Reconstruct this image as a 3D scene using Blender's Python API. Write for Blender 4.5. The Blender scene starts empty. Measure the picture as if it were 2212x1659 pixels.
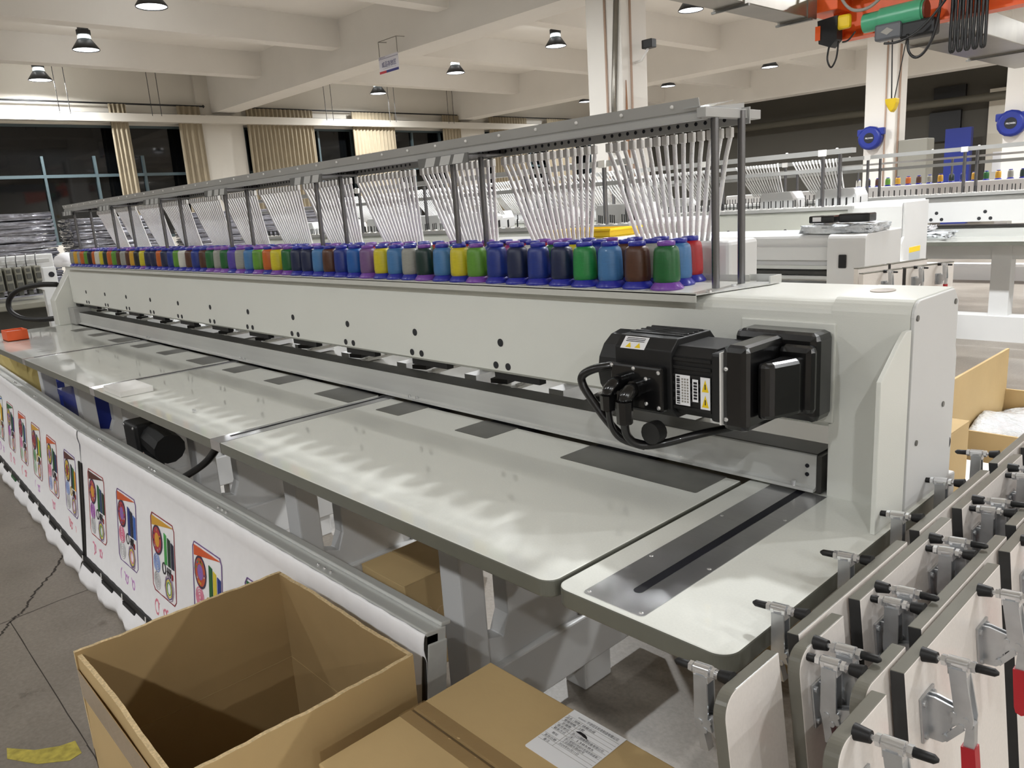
import bpy, bmesh, math, random
from mathutils import Vector, Matrix
random.seed(7)
SC = bpy.context.scene
COL = SC.collection
PI = math.pi

# ------------------------------------------------------------------ camera
def setup_camera():
    f, yaw, pitch, roll = 1667.06, -0.8299016, 0.2280191, -0.0674611
    cy, sy, cp, sp = math.cos(yaw), math.sin(yaw), math.cos(pitch), math.sin(pitch)
    fwd = Vector((sy*cp, cy*cp, -sp)); right = Vector((cy, -sy, 0)); up = right.cross(fwd)
    cr, sr = math.cos(roll), math.sin(roll)
    r2 = cr*right + sr*up; u2 = -sr*right + cr*up
    cam = bpy.data.cameras.new('camera'); ob = bpy.data.objects.new('camera', cam)
    cam.sensor_fit = 'HORIZONTAL'; cam.sensor_width = 36.0; cam.lens = f/2212*36.0
    cam.clip_start = 0.02; cam.clip_end = 200
    M = Matrix((r2, u2, -fwd)).transposed().to_4x4(); M.translation = (0, 0, 1.55)
    ob.matrix_world = M
    COL.objects.link(ob); SC.camera = ob
setup_camera()

# ------------------------------------------------------------------ world, exposure
w = bpy.data.worlds.new('night'); SC.world = w; w.use_nodes = True
w.node_tree.nodes['Background'].inputs[0].default_value = (0.55, 0.6, 0.7, 1)
w.node_tree.nodes['Background'].inputs[1].default_value = 0.01
SC.view_settings.view_transform = 'Standard'
SC.view_settings.look = 'None'
SC.view_settings.gamma = 1.0
SC.view_settings.use_curve_mapping = False
SC.view_settings.exposure = 0.36
LAMP_W = 185.0          # watts of each high-bay lamp
LAMP_COL = (0.965, 0.985, 1.0)
NECK_W = 40.0           # light leaking through each lamp's glass neck

# ------------------------------------------------------------------ materials
def lin(c):
    return tuple(((v/255)/12.92 if v/255 <= 0.04045 else ((v/255+0.055)/1.055)**2.4) for v in c)
MATS = {}
def mat(name, rgb, rough=0.5, metal=0.0, var=0.0, vscale=8.0, bump=0.0, bscale=60.0, coat=0.0,
        emit=None, estr=0.0, alpha=1.0, trans=0.0, aniso=0.0, detail=4.0, stretch=None, spec=0.5):
    if name in MATS: return MATS[name]
    m = bpy.data.materials.new(name); m.use_nodes = True
    nt = m.node_tree; b = nt.nodes['Principled BSDF']
    c = lin(rgb)
    b.inputs['Base Color'].default_value = (*c, 1)
    b.inputs['Roughness'].default_value = rough
    b.inputs['Metallic'].default_value = metal
    b.inputs['Specular IOR Level'].default_value = spec
    if coat: b.inputs['Coat Weight'].default_value = coat; b.inputs['Coat Roughness'].default_value = 0.04
    if aniso: b.inputs['Anisotropic'].default_value = aniso
    if trans: b.inputs['Transmission Weight'].default_value = trans
    if alpha < 1: b.inputs['Alpha'].default_value = alpha
    if emit: b.inputs['Emission Color'].default_value = (*lin(emit), 1); b.inputs['Emission Strength'].default_value = estr
    tc = None
    if var or bump:
        tc = nt.nodes.new('ShaderNodeTexCoord'); mp = nt.nodes.new('ShaderNodeMapping')
        nt.links.new(tc.outputs['Object'], mp.inputs['Vector'])
        if stretch: mp.inputs['Scale'].default_value = stretch
    if var:
        n = nt.nodes.new('ShaderNodeTexNoise'); n.inputs['Scale'].default_value = vscale; n.inputs['Detail'].default_value = detail
        nt.links.new(mp.outputs['Vector'], n.inputs['Vector'])
        r = nt.nodes.new('ShaderNodeValToRGB')
        r.color_ramp.elements[0].position = 0.25; r.color_ramp.elements[1].position = 0.75
        r.color_ramp.elements[0].color = (*[v*(1-var) for v in c], 1)
        r.color_ramp.elements[1].color = (*[min(1, v*(1+var)) for v in c], 1)
        nt.links.new(n.outputs['Fac'], r.inputs['Fac']); nt.links.new(r.outputs['Color'], b.inputs['Base Color'])
    if bump:
        n2 = nt.nodes.new('ShaderNodeTexNoise'); n2.inputs['Scale'].default_value = bscale; n2.inputs['Detail'].default_value = 3
        nt.links.new(mp.outputs['Vector'], n2.inputs['Vector'])
        bp = nt.nodes.new('ShaderNodeBump'); bp.inputs['Strength'].default_value = bump; bp.inputs['Distance'].default_value = 0.01
        nt.links.new(n2.outputs['Fac'], bp.inputs['Height']); nt.links.new(bp.outputs['Normal'], b.inputs['Normal'])
    MATS[name] = m
    return m

PAINT = mat('machine_paint', (224, 225, 218), 0.32, bump=0.06, bscale=420, var=0.02, vscale=3)
PAINT2 = mat('machine_paint_white', (212, 212, 211), 0.38, var=0.02, vscale=3)
LAM = mat('table_laminate', (228, 229, 222), 0.5, var=0.03, vscale=260, detail=2, coat=1.0, spec=0.2)
BAND = mat('edge_band', (106, 107, 98), 0.3, var=0.05, vscale=20)
BANDP = mat('panel_edge_band', (112, 110, 101), 0.25, var=0.05, vscale=20)
PANEL = mat('panel_laminate', (228, 222, 216), 0.22, var=0.03, vscale=220, detail=2, coat=0.2)
CUT = mat('cut_edge_shade', (46, 46, 46), 0.5, var=0.25, vscale=30)  # slot sides coloured dark to stand for the shade inside the slots
STEEL = mat('brushed_steel', (200, 200, 202), 0.26, 0.85, var=0.10, vscale=30, stretch=(0.6, 30, 1), aniso=0.6)
STEELD = mat('dark_steel', (112, 111, 107), 0.35, 0.5, var=0.2, vscale=9)
ALU = mat('aluminium', (204, 205, 202), 0.34, 0.3, var=0.05, vscale=6, stretch=(0.4, 8, 8))
ALUP = mat('aluminium_painted', (178, 178, 176), 0.4, 0.35, var=0.04, vscale=5)
ANOD = mat('dark_anodised', (74, 73, 70), 0.4, 0.6, var=0.2, vscale=14)
CHROME = mat('chrome', (232, 233, 235), 0.14, 0.8)
POST = mat('steel_post', (128, 128, 132), 0.25, 1.0)
ZINC = mat('zinc', (188, 190, 192), 0.28, 0.65, var=0.12, vscale=40)
BLACK = mat('black_plastic', (14, 14, 15), 0.22, coat=0.3)
BLACKM = mat('black_matte', (20, 20, 21), 0.5, var=0.15, vscale=30)
RUBBER = mat('rubber', (15, 14, 15), 0.55)
DARK = mat('dark_slot', (9, 11, 24), 0.6)
PLUG = mat('hole_plug', (38, 39, 42), 0.6)
WHITE = mat('white_plastic', (232, 230, 226), 0.4)
TUBE = mat('white_tube', (250, 249, 248), 0.28, bump=0.35, bscale=300, coat=0.3)
CARD = mat('cardboard', (190, 163, 116), 0.72, var=0.07, vscale=5, bump=0.06, bscale=40)
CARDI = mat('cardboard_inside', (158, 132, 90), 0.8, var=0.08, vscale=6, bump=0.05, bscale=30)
CARDE = mat('cardboard_edge', (206, 182, 140), 0.85, var=0.3, vscale=160)
TAPE = mat('packing_tape', (176, 144, 96), 0.08, var=0.05, vscale=20, coat=1.0, bump=0.15, bscale=25)
PAPER = mat('paper', (238, 238, 240), 0.6)
INK = mat('ink', (28, 26, 30), 0.7)
CLOTH = mat('white_cloth', (247, 246, 248), 0.85, bump=0.15, bscale=18, var=0.02, vscale=30)
RED = mat('red_grip', (170, 22, 34), 0.4)
ORANGE = mat('crane_orange', (236, 96, 36), 0.4, var=0.05, vscale=4)
GREEN = mat('hoist_green', (74, 160, 120), 0.35, var=0.05, vscale=6)
GALV = mat('galvanised', (138, 134, 126), 0.32, 0.8, var=0.12, vscale=3)
CONC = mat('painted_concrete', (226, 222, 215), 0.85, var=0.03, vscale=1.2, bump=0.05, bscale=30)
CONCW = mat('wall_paint', (205, 200, 190), 0.85, var=0.03, vscale=1.0)
WALLD = mat('wall_grey', (82, 79, 72), 0.85, var=0.04, vscale=1.0)
GLASSN = mat('night_glass', (8, 9, 10), 0.04, spec=0.5)
FRAME = mat('window_frame', (72, 86, 90), 0.4)
CURT = mat('curtain_fabric', (152, 140, 118), 0.9, var=0.08, vscale=3, bump=0.05, bscale=90)
FOIL = mat('stretch_film', (132, 132, 140), 0.14, 0.3, var=0.35, vscale=9, bump=1.0, bscale=14, coat=0.8, stretch=(1, 1, 3))
FILM = mat('clear_film', (235, 238, 240), 0.08, alpha=0.35, bump=0.6, bscale=30)
BUBBLE = mat('bubble_wrap', (214, 218, 222), 0.12, bump=1.0, bscale=70, var=0.12, vscale=50, coat=0.6)
BLUE = mat('blue_plastic', (26, 44, 132), 0.4)
YELLOW = mat('yellow_plastic', (232, 196, 24), 0.4)
WARN = mat('warning_yellow', (240, 205, 20), 0.5)
CABLE = mat('black_cable', (16, 15, 16), 0.35, coat=0.2)
WIRE = mat('grey_wire', (150, 146, 138), 0.5)

# ------------------------------------------------------------------ mesh builder
class MB:
    def __init__(s, *mats):
        s.v = []; s.f = []; s.m = []; s.sm = []; s.mats = list(mats)
    def mi(s, m):
        if m is None: return 0
        if m not in s.mats: s.mats.append(m)
        return s.mats.index(m)
    def add(s, vs, fs, m=None, smooth=False):
        o = len(s.v); k = s.mi(m)
        s.v += [tuple(v) for v in vs]
        for f in fs:
            s.f.append(tuple(i+o for i in f)); s.m.append(k); s.sm.append(smooth)
        return s
    def box(s, x0, x1, y0, y1, z0, z1, m=None, bev=0.0):
        if x0 > x1: x0, x1 = x1, x0
        if y0 > y1: y0, y1 = y1, y0
        if z0 > z1: z0, z1 = z1, z0
        if bev <= 0:
            vs = [(x, y, z) for z in (z0, z1) for y in (y0, y1) for x in (x0, x1)]
            return s.add(vs, [(0, 2, 3, 1), (4, 5, 7, 6), (0, 1, 5, 4), (2, 6, 7, 3), (0, 4, 6, 2), (1, 3, 7, 5)], m)
        bm = bmesh.new(); bmesh.ops.create_cube(bm, size=1)
        for v in bm.verts: v.co = Vector(((x0+x1)/2+v.co.x*(x1-x0), (y0+y1)/2+v.co.y*(y1-y0), (z0+z1)/2+v.co.z*(z1-z0)))
        bmesh.ops.bevel(bm, geom=bm.edges[:], offset=min(bev, 0.45*min(x1-x0, y1-y0, z1-z0)), segments=2, affect='EDGES', profile=0.5)
        return s.bm(bm, m)
    def bm(s, bm, m=None, smooth=False):
        bm.verts.index_update()
        s.add([v.co for v in bm.verts], [[v.index for v in f.verts] for f in bm.faces], m, smooth); bm.free(); return s
    def prism(s, poly, axis, a, b, m=None, mside=None, smooth=False):
        # poly of 2-D points in the plane across `axis`, extruded from a to b
        n = len(poly)
        def P(p, t):
            if axis == 'x': return (t, p[0], p[1])
            if axis == 'y': return (p[0], t, p[1])
            return (p[0], p[1], t)
        vs = [P(p, a) for p in poly]+[P(p, b) for p in poly]
        s.add(vs, [tuple(range(n))[::-1], tuple(range(n, 2*n))], m)
        o = len(s.v)-2*n; k = s.mi(mside if mside is not None else m)
        for i in range(n):
            j = (i+1) % n
            s.f.append((o+i, o+j, o+n+j, o+n+i)); s.m.append(k); s.sm.append(smooth)
        return s
    def cyl(s, p0, p1, r0, r1=None, n=12, m=None, caps=True, smooth=True):
        if r1 is None: r1 = r0
        p0 = Vector(p0); p1 = Vector(p1); d = (p1-p0).normalized()
        a = d.orthogonal().normalized(); b = d.cross(a)
        vs = []
        for p, r in ((p0, r0), (p1, r1)):
            for i in range(n):
                t = 2*PI*i/n; vs.append(p+a*math.cos(t)*r+b*math.sin(t)*r)
        s.add(vs, [(i, (i+1) % n, n+(i+1) % n, n+i) for i in range(n)], m, smooth)
        if caps: s.add(vs, [tuple(range(n))[::-1], tuple(range(n, 2*n))], m)
        return s
    def tube(s, pts, r, n=8, m=None, closed=False):
        pts = [Vector(p) for p in pts]; vs = []; k = len(pts); prev = None
        for i, p in enumerate(pts):
            if closed: d = (pts[(i+1) % k]-pts[i-1]).normalized()
            else: d = (pts[min(i+1, k-1)]-pts[max(i-1, 0)]).normalized()
            a = d.orthogonal().normalized() if prev is None else (prev-d*prev.dot(d)).normalized()
            prev = a; b = d.cross(a); rr = r[i] if isinstance(r, (list, tuple)) else r
            for j in range(n):
                t = 2*PI*j/n; vs.append(p+a*math.cos(t)*rr+b*math.sin(t)*rr)
        fs = []
        for i in range(k if closed else k-1):
            for j in range(n):
                q = (i+1) % k
                fs.append((i*n+j, i*n+(j+1) % n, q*n+(j+1) % n, q*n+j))
        if not closed: fs += [tuple(range(n))[::-1], tuple((k-1)*n+j for j in range(n))]
        return s.add(vs, fs, m, True)
    def cable(s, pts, r, n=8, m=None, k=5):
        P_ = [Vector(p) for p in pts]; out = []
        for i in range(len(P_)-1):
            a, b, c, d = P_[max(i-1, 0)], P_[i], P_[i+1], P_[min(i+2, len(P_)-1)]
            for j in range(k):
                t = j/k; out.append(0.5*((2*b)+(c-a)*t+(2*a-5*b+4*c-d)*t*t+(3*b-a-3*c+d)*t**3))
        return s.tube(out+[P_[-1]], r, n, m)
    def lathe(s, prof, c=(0, 0, 0), n=16, m=None, smooth=True, caps=True):
        vs = []; c = Vector(c); k = len(prof)
        for r, z in prof:
            for j in range(n):
                t = 2*PI*j/n; vs.append(c+Vector((r*math.cos(t), r*math.sin(t), z)))
        fs = [(i*n+j, i*n+(j+1) % n, (i+1)*n+(j+1) % n, (i+1)*n+j) for i in range(k-1) for j in range(n)]
        s.add(vs, fs, m, smooth)
        if caps: s.add(vs, [tuple(range(n))[::-1], tuple((k-1)*n+j for j in range(n))], m)
        return s
    def disc(s, c, nrm, r, n=16, m=None, r2=None):
        d = Vector(nrm).normalized(); a = d.orthogonal().normalized(); b = d.cross(a); c = Vector(c)
        if r2 is None:
            return s.add([c+a*math.cos(2*PI*i/n)*r+b*math.sin(2*PI*i/n)*r for i in range(n)], [tuple(range(n))], m)
        vs = [c+a*math.cos(2*PI*i/n)*q+b*math.sin(2*PI*i/n)*q for q in (r, r2) for i in range(n)]
        return s.add(vs, [(i, (i+1) % n, n+(i+1) % n, n+i) for i in range(n)], m)
    def xf(s, M):
        s.v = [tuple(M @ Vector(v)) for v in s.v]; return s
    def mesh(s, name):
        me = bpy.data.meshes.new(name); me.from_pydata(s.v, [], s.f); 
        for m in s.mats: me.materials.append(m)
        me.polygons.foreach_set('material_index', s.m); me.polygons.foreach_set('use_smooth', s.sm)
        me.update(); return me
    def build(s, name, parent=None, bev=0.0, fix=True):
        me = s.mesh(name)
        if fix or bev:
            bm = bmesh.new(); bm.from_mesh(me)
            if fix: bmesh.ops.recalc_face_normals(bm, faces=bm.faces)
            bm.to_mesh(me); bm.free()
        o = bpy.data.objects.new(name, me); COL.objects.link(o)
        if parent is not None: attach(o, parent)
        if bev:
            b = o.modifiers.new('bevel', 'BEVEL'); b.width = bev; b.segments = 2; b.limit_method = 'ANGLE'; b.angle_limit = math.radians(40)
        return o
WM = {}
def attach(o, parent):
    o.parent = parent
    # parents built here carry a plain location (or identity); parts are given in world space
    o.matrix_parent_inverse = WM.get(parent.name, Matrix.Identity(4)).inverted()
def tag(o, label, cat, group=None, kind=None):
    if label: o['label'] = label
    if cat: o['category'] = cat
    if group: o['group'] = group
    if kind: o['kind'] = kind
    return o
def thing(name, label, cat, loc=(0, 0, 0), group=None):
    o = bpy.data.objects.new(name, None); o.empty_display_size = 0.1; COL.objects.link(o); o.location = loc
    WM[o.name] = Matrix.Translation(loc)
    return tag(o, label, cat, group)
def struct(o):
    o['kind'] = 'structure'; return o
def obj(name, me, parent=None, M=None):
    # object from shared mesh data; M = local matrix below its parent
    o = bpy.data.objects.new(name, me); COL.objects.link(o)
    if parent is not None: o.parent = parent
    if M is not None: o.matrix_basis = M
    return o
def text_mesh(s, size, name='text', extrude=0.0):
    c = bpy.data.curves.new(name, 'FONT'); c.body = s; c.size = size; c.resolution_u = 2; c.extrude = extrude
    o = bpy.data.objects.new(name, c); COL.objects.link(o)
    dg = bpy.context.evaluated_depsgraph_get(); dg.update()
    me = bpy.data.meshes.new_from_object(o.evaluated_get(dg))
    bpy.data.objects.remove(o); bpy.data.curves.remove(c)
    return me
def add_text(mb, s, size, M, m, width=None):
    me = text_mesh(s, size)
    if not me.vertices: return
    xs = [v.co.x for v in me.vertices]; wdt = max(xs)-min(xs)
    k = width/wdt if width else 1.0
    vs = [M @ Vector((v.co.x*k, v.co.y, 0)) for v in me.vertices]
    mb.add(vs, [tuple(p.vertices) for p in me.polygons], m); bpy.data.meshes.remove(me)
ONES = ['zeroth','first','second','third','fourth','fifth','sixth','seventh','eighth','ninth','tenth','eleventh','twelfth','thirteenth','fourteenth','fifteenth','sixteenth','seventeenth','eighteenth','nineteenth']
TENS = {2:('twenty','twentieth'),3:('thirty','thirtieth'),4:('forty','fortieth'),5:('fifty','fiftieth'),6:('sixty','sixtieth')}
def ordinal(n):
    if n < 20: return ONES[n]
    t, u = divmod(n, 10)
    return TENS[t][1] if u == 0 else TENS[t][0]+'-'+ONES[u]
# ================================================================== ROOM
def floor_material():
    m = bpy.data.materials.new('concrete_floor'); m.use_nodes = True; nt = m.node_tree; b = nt.nodes['Principled BSDF']
    tc = nt.nodes.new('ShaderNodeTexCoord')
    def noise(sc, det, rough=0.6):
        n = nt.nodes.new('ShaderNodeTexNoise'); n.inputs['Scale'].default_value = sc; n.inputs['Detail'].default_value = det
        n.inputs['Roughness'].default_value = rough; nt.links.new(tc.outputs['Object'], n.inputs['Vector']); return n
    def ramp(src, p0, c0, p1, c1):
        r = nt.nodes.new('ShaderNodeValToRGB'); e = r.color_ramp.elements
        e[0].position = p0; e[1].position = p1; e[0].color = (*lin(c0), 1); e[1].color = (*lin(c1), 1)
        nt.links.new(src, r.inputs['Fac']); return r
    r1 = ramp(noise(1.3, 8).outputs['Fac'], 0.35, (128, 120, 110), 0.7, (160, 151, 140))
    r2 = ramp(noise(5.0, 6, 0.7).outputs['Fac'], 0.62, (255, 255, 255), 0.74, (150, 142, 136))     # dark stains
    mx = nt.nodes.new('ShaderNodeMix'); mx.data_type = 'RGBA'; mx.blend_type = 'MULTIPLY'; mx.inputs['Factor'].default_value = 0.8
    nt.links.new(r1.outputs['Color'], mx.inputs['A']); nt.links.new(r2.outputs['Color'], mx.inputs['B'])
    r3 = ramp(noise(70, 3).outputs['Fac'], 0.3, (225, 225, 225), 0.7, (255, 255, 255))
    mx2 = nt.nodes.new('ShaderNodeMix'); mx2.data_type = 'RGBA'; mx2.blend_type = 'MULTIPLY'; mx2.inputs['Factor'].default_value = 1
    nt.links.new(mx.outputs['Result'], mx2.inputs['A']); nt.links.new(r3.outputs['Color'], mx2.inputs['B'])
    nt.links.new(mx2.outputs['Result'], b.inputs['Base Color']); b.inputs['Roughness'].default_value = 0.42
    bp = nt.nodes.new('ShaderNodeBump'); bp.inputs['Strength'].default_value = 0.08
    nt.links.new(noise(25, 4).outputs['Fac'], bp.inputs['Height']); nt.links.new(bp.outputs['Normal'], b.inputs['Normal'])
    return m
XL, XR, YF, YB, ZC = -22.0, 12.0, -10.0, 29.0, 5.55
struct(MB(floor_material()).box(XL, XR, YF, YB, -0.1, 0).build('floor'))
struct(MB(CONC).box(XL, XR, YF, YB, ZC, ZC+0.15).build('ceiling'))
n_trim = 1
for yc in (1.1, 9.8, 18.52, 26.3):
    struct(MB(CONC).box(XL, XR, yc-0.31, yc+0.31, 4.54, ZC+0.01).build('trim_%d' % n_trim)); n_trim += 1
for k in range(-2, 8):
    xc = -15.17+3.65*k
    if xc < XL+0.2: continue
    struct(MB(CONC).box(xc-0.17, xc+0.17, YF, YB, 4.99, ZC+0.01).build('trim_%d' % n_trim)); n_trim += 1
# columns
for i, (x, y) in enumerate(((-7.8, 9.7), (-7.33, 18.4), (-4.6, 18.4), (-15.1, 18.5), (0.6, 18.4))):
    struct(MB(CONC).box(x-0.33, x+0.33, y-0.3, y+0.3, 0, 4.6, bev=0.02).build('column' if i else 'column'))
# end wall with the windows, wall piers, rail beam
for k, (y0, y1) in enumerate(((YF, -8.6), (9.1, 10.35), (18.3, 19.5), (27.5, YB))):
    struct(MB(CONCW).box(XL-0.25, XL+0.12, y0, y1, 0, ZC).build('wall_left'))
struct(MB(CONCW).box(XL-0.25, XL, YF, YB, 4.2, ZC).build('wall_left'))
struct(MB(CONCW).box(XL-0.25, XL, YF, YB, 0, 1.3).build('wall_left'))
struct(MB(WALLD).box(XL, XR, YB, YB+0.2, 0, ZC).build('wall_back'))
struct(MB(CONCW).box(XR, XR+0.2, YF, YB, 0, ZC).build('wall_right'))
struct(MB(CONCW).box(XL, XR, YF-0.2, YF, 0, ZC).build('wall_front'))
struct(MB(CONCW).box(XL+0.12, XL+0.45, YF, YB, 4.24, 4.44).build('trim_%d' % n_trim)); n_trim += 1
nw = 1
for y0, y1 in ((-8.6, 9.1), (10.35, 18.3), (19.5, 27.5)):
    g = struct(MB(GLASSN).box(XL-0.2, XL-0.17, y0, y1, 1.3, 4.2).build('window_%d' % nw)); nw += 1
    step = 1.19; y = 5.17 if y0 < 5 else y0+1.3
    ys = []
    while y > y0+0.1: y -= step
    y += step
    while y < y1: ys.append(y); y += step
    for y in ys: MB(FRAME).box(XL-0.17, XL-0.09, y-0.03, y+0.03, 1.3, 3.45 if y0 < 5 else 4.2).build('mullion', g)
    for z in (1.3, 2.93, 4.14): MB(FRAME).box(XL-0.165, XL-0.095, y0, y1, z, z+0.075).build('transom', g)
# curtain rods and curtains
for y0, y1, lb in ((2.0, 9.25, 'dark curtain rod above the leftmost window'), (10.5, 18.3, 'dark curtain rod above the middle window'), (19.6, 27.4, 'dark curtain rod above the far window')):
    rod = MB(BLACKM).cyl((XL+0.2, y0, 4.7), (XL+0.2, y1, 4.7), 0.022)
    for yy in (y0, y1): rod.lathe([(0.0, -0.05), (0.04, 0), (0, 0.05)], (XL+0.2, yy, 4.7), 10)
    t = thing('curtain_rod', lb, 'curtain rod', (XL+0.2, y0, 4.7)); rod.build('rod', t)
    MB(BLACKM).cyl((XL+0.25, y0, 4.46), (XL+0.25, y1, 4.46), 0.015).build('lower_rod', t)
def curtain(y0, y1, lb, z0=0.5, folds=None):
    folds = folds or max(4, int((y1-y0)/0.13)); n = folds*6; vs = []; fs = []
    for r, z in enumerate((z0, 2.0, 3.4, 4.22, 4.68)):
        for i in range(n+1):
            t = i/n; a = 0.045 if z < 4 else 0.03
            vs.append((XL+0.28+a*math.sin(t*folds*2*PI+0.5*math.sin(z+t*9)), y0+(y1-y0)*t-0.02*(z-4.2)*(t-0.5), z))
    m = n+1
    for r in range(4):
        for i in range(n): fs.append((r*m+i, r*m+i+1, (r+1)*m+i+1, (r+1)*m+i))
    o = MB(CURT).add(vs, fs, None, True).build('curtain', fix=False)
    s = o.modifiers.new('thick', 'SOLIDIFY'); s.thickness = 0.006
    tag(o, lb, 'curtain', 'beige curtains along the end wall')
curtain(6.78, 7.2, 'narrow beige curtain between the two leftmost dark windows')
curtain(8.48, 9.1, 'beige curtain just left of the white wall pier')
curtain(10.4, 12.5, 'wide beige curtain just right of the white wall pier')
curtain(13.86, 15.45, 'beige curtain lit from above, right of the wide one')
curtain(17.45, 18.25, 'beige curtain left of the second wall pier')
curtain(19.6, 21.5, 'beige curtain right of the second wall pier')
curtain(22.6, 24.2, 'farthest beige curtain behind the concrete column')

# high-bay lamps
def lamp_meshes():
    body = MB(BLACKM).lathe([(0.235, 0.0), (0.245, 0.0), (0.245, 0.02), (0.12, 0.2), (0.11, 0.2), (0.23, 0.015)], n=24, caps=False)
    neck = MB(mat('lamp_glass', (230, 240, 240), 0.2, emit=(235, 250, 250), estr=2.2)).lathe([(0.12, 0.2), (0.115, 0.25), (0.105, 0.27)], n=20, caps=False)
    drv = MB(BLACKM).lathe([(0.10, 0.27), (0.13, 0.28), (0.13, 0.36), (0.10, 0.38), (0.10, 0.47), (0.03, 0.49), (0.03, 0.53)], n=12, smooth=False)
    dif = MB(mat('lamp_diffuser', (255, 255, 255), 0.5, emit=(245, 248, 255), estr=3.2)).lathe([(0.233, 0.012), (0.233, 0.016)], n=24)
    return [('reflector', body.mesh('reflector')), ('glass_ring', neck.mesh('glass_ring')), ('driver', drv.mesh('driver')), ('diffuser', dif.mesh('diffuser'))]
LM = lamp_meshes()
LD = bpy.data.lights.new('high_bay', 'AREA'); LD.shape = 'DISK'; LD.size = 0.22; LD.energy = LAMP_W; LD.color = LAMP_COL; LD.spread = math.radians(168)
LN = LD.copy(); LN.energy = LAMP_W*1.12         # right-hand lamps boosted to brighten the panels and end cover
LF = LD.copy(); LF.energy = LAMP_W*0.36          # the row behind the camera is dimmer
NL = bpy.data.lights.new('neck_glow', 'POINT'); NL.energy = NECK_W; NL.color = LAMP_COL; NL.shadow_soft_size = 0.2
for r, yy in enumerate((-3.6, 5.17, 13.95, 22.55)):
    for k in range(-2, 7):
        xx = -13.6+3.64*k+0.07*(yy-5.17) if (k <= 0 or r > 1) else -13.6+4.13*k
        if xx < XL+0.6 or xx > XR-0.5: continue
        vis = {(1, -2): 'high-bay lamp nearest the leftmost window', (1, -1): 'high-bay lamp at upper left below the second ceiling beam', (1, 0): 'high-bay lamp cut by the top edge at left',
               (2, -2): 'small high-bay lamp right of the hanging sign', (2, -1): 'high-bay lamp left of the concrete column, middle of three', (2, 0): 'high-bay lamp with black neck just left of the concrete column', (2, 1): 'high-bay lamp beside the galvanised duct',
               (3, -2): 'farthest high-bay lamp half hidden by the concrete column', (3, -1): 'small far high-bay lamp right of the concrete column', (3, 0): 'far high-bay lamp below the orange crane carriage'}.get((r, k))
        t = thing('high_bay_lamp', vis or 'high-bay ceiling lamp above the picture, %s of its kind' % ordinal(r*9+k+3), 'lamp', (xx, yy, 5.01), 'high-bay lamps under the ceiling')
        for nm, me in LM: obj(nm, me, t)
        lo = bpy.data.objects.new('lamp_light', LN if (r < 2 and xx > 0) else LF if r == 0 else LD); COL.objects.link(lo); lo.parent = t; lo.location = (0, 0, -0.012)
        no = bpy.data.objects.new('neck_light', NL); COL.objects.link(no); no.parent = t; no.location = (0, 0, 0.235)
# ================================================================== MAIN EMBROIDERY MACHINE
M1 = thing('embroidery_machine', 'long off-white multi-head embroidery machine with white tables, nearest the camera', 'machine', (-3.3, 1.5, 0))
def P(mb, name, parent=None, bev=0.0, label=None):
    o = mb.build(name, parent or M1, bev)
    if label: o['label'] = label
    return o
def arc(cx, cz, r, a0, a1, n=6):
    return [(cx+r*math.cos(math.radians(a0+(a1-a0)*i/n)), cz+r*math.sin(math.radians(a0+(a1-a0)*i/n))) for i in range(n+1)]
# --- beam
prof = [(1.418, 1.09), (1.41, 1.098), (1.41, 1.288)]+arc(1.44, 1.306, 0.03, 185, 90, 6)+[(1.66, 1.336), (1.66, 1.09)]
beam = P(MB(PAINT).prism(prof, 'x', -5.93, -0.64), 'beam')
plug = MB(PLUG).cyl((0, 0.004, 0), (0, -0.0015, 0), 0.0112, n=16).mesh('hole_plug')
plug2 = MB(PLUG).cyl((0, 0.004, 0), (0, -0.0015, 0), 0.0103, n=16).mesh('hole_plug_small')
for i in range(13):
    xg = 1.41*(-0.835-0.2836*i)
    for dx, z, me in ((0, 1.179, plug), (-0.025, 1.113, plug2), (0.025, 1.113, plug2)):
        obj('hole_plug', me, beam, Matrix.Translation((xg+dx, 1.41, z)))
# dark strips and presser clips under the beam, one set per head
for i in range(13):
    xg = 1.41*(-0.835-0.2836*i)
    P(MB(BLACKM).box(xg-0.05, xg+0.13, 1.425, 1.45, 1.07, 1.092), 'lower_strip')
    a = MB(mat('clip_white', (226, 226, 222), 0.25, 0.3)); a.box(-0.013, 0.013, -0.085, 0.085, 0, 0.008); a.box(-0.018, 0.018, 0.03, 0.06, 0.007, 0.014); a.box(-0.008, 0.008, -0.07, -0.03, 0.007, 0.012)
    a.xf(Matrix.Translation((xg-0.03, 1.555, 1.030)) @ Matrix.Rotation(math.radians(6), 4, 'Z'))
    P(a, 'clip_arm')
    b = MB(BLACKM); b.box(-0.03, 0.03, -0.02, 0.02, 0, 0.014); b.box(-0.015, 0.022, -0.012, 0.012, 0.014, 0.02, CHROME)
    b.xf(Matrix.Translation((xg-0.12, 1.515, 1.03)) @ Matrix.Rotation(math.radians(14), 4, 'Z')); P(b, 'clip_block')
    c = MB(PAINT2).box(xg-0.045, xg+0.045, 1.70, 1.78, 1.0, 1.09); c.box(xg-0.03, xg+0.03, 1.62, 1.78, 0.952, 1.0); P(c, 'presser_foot_arm')
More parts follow.
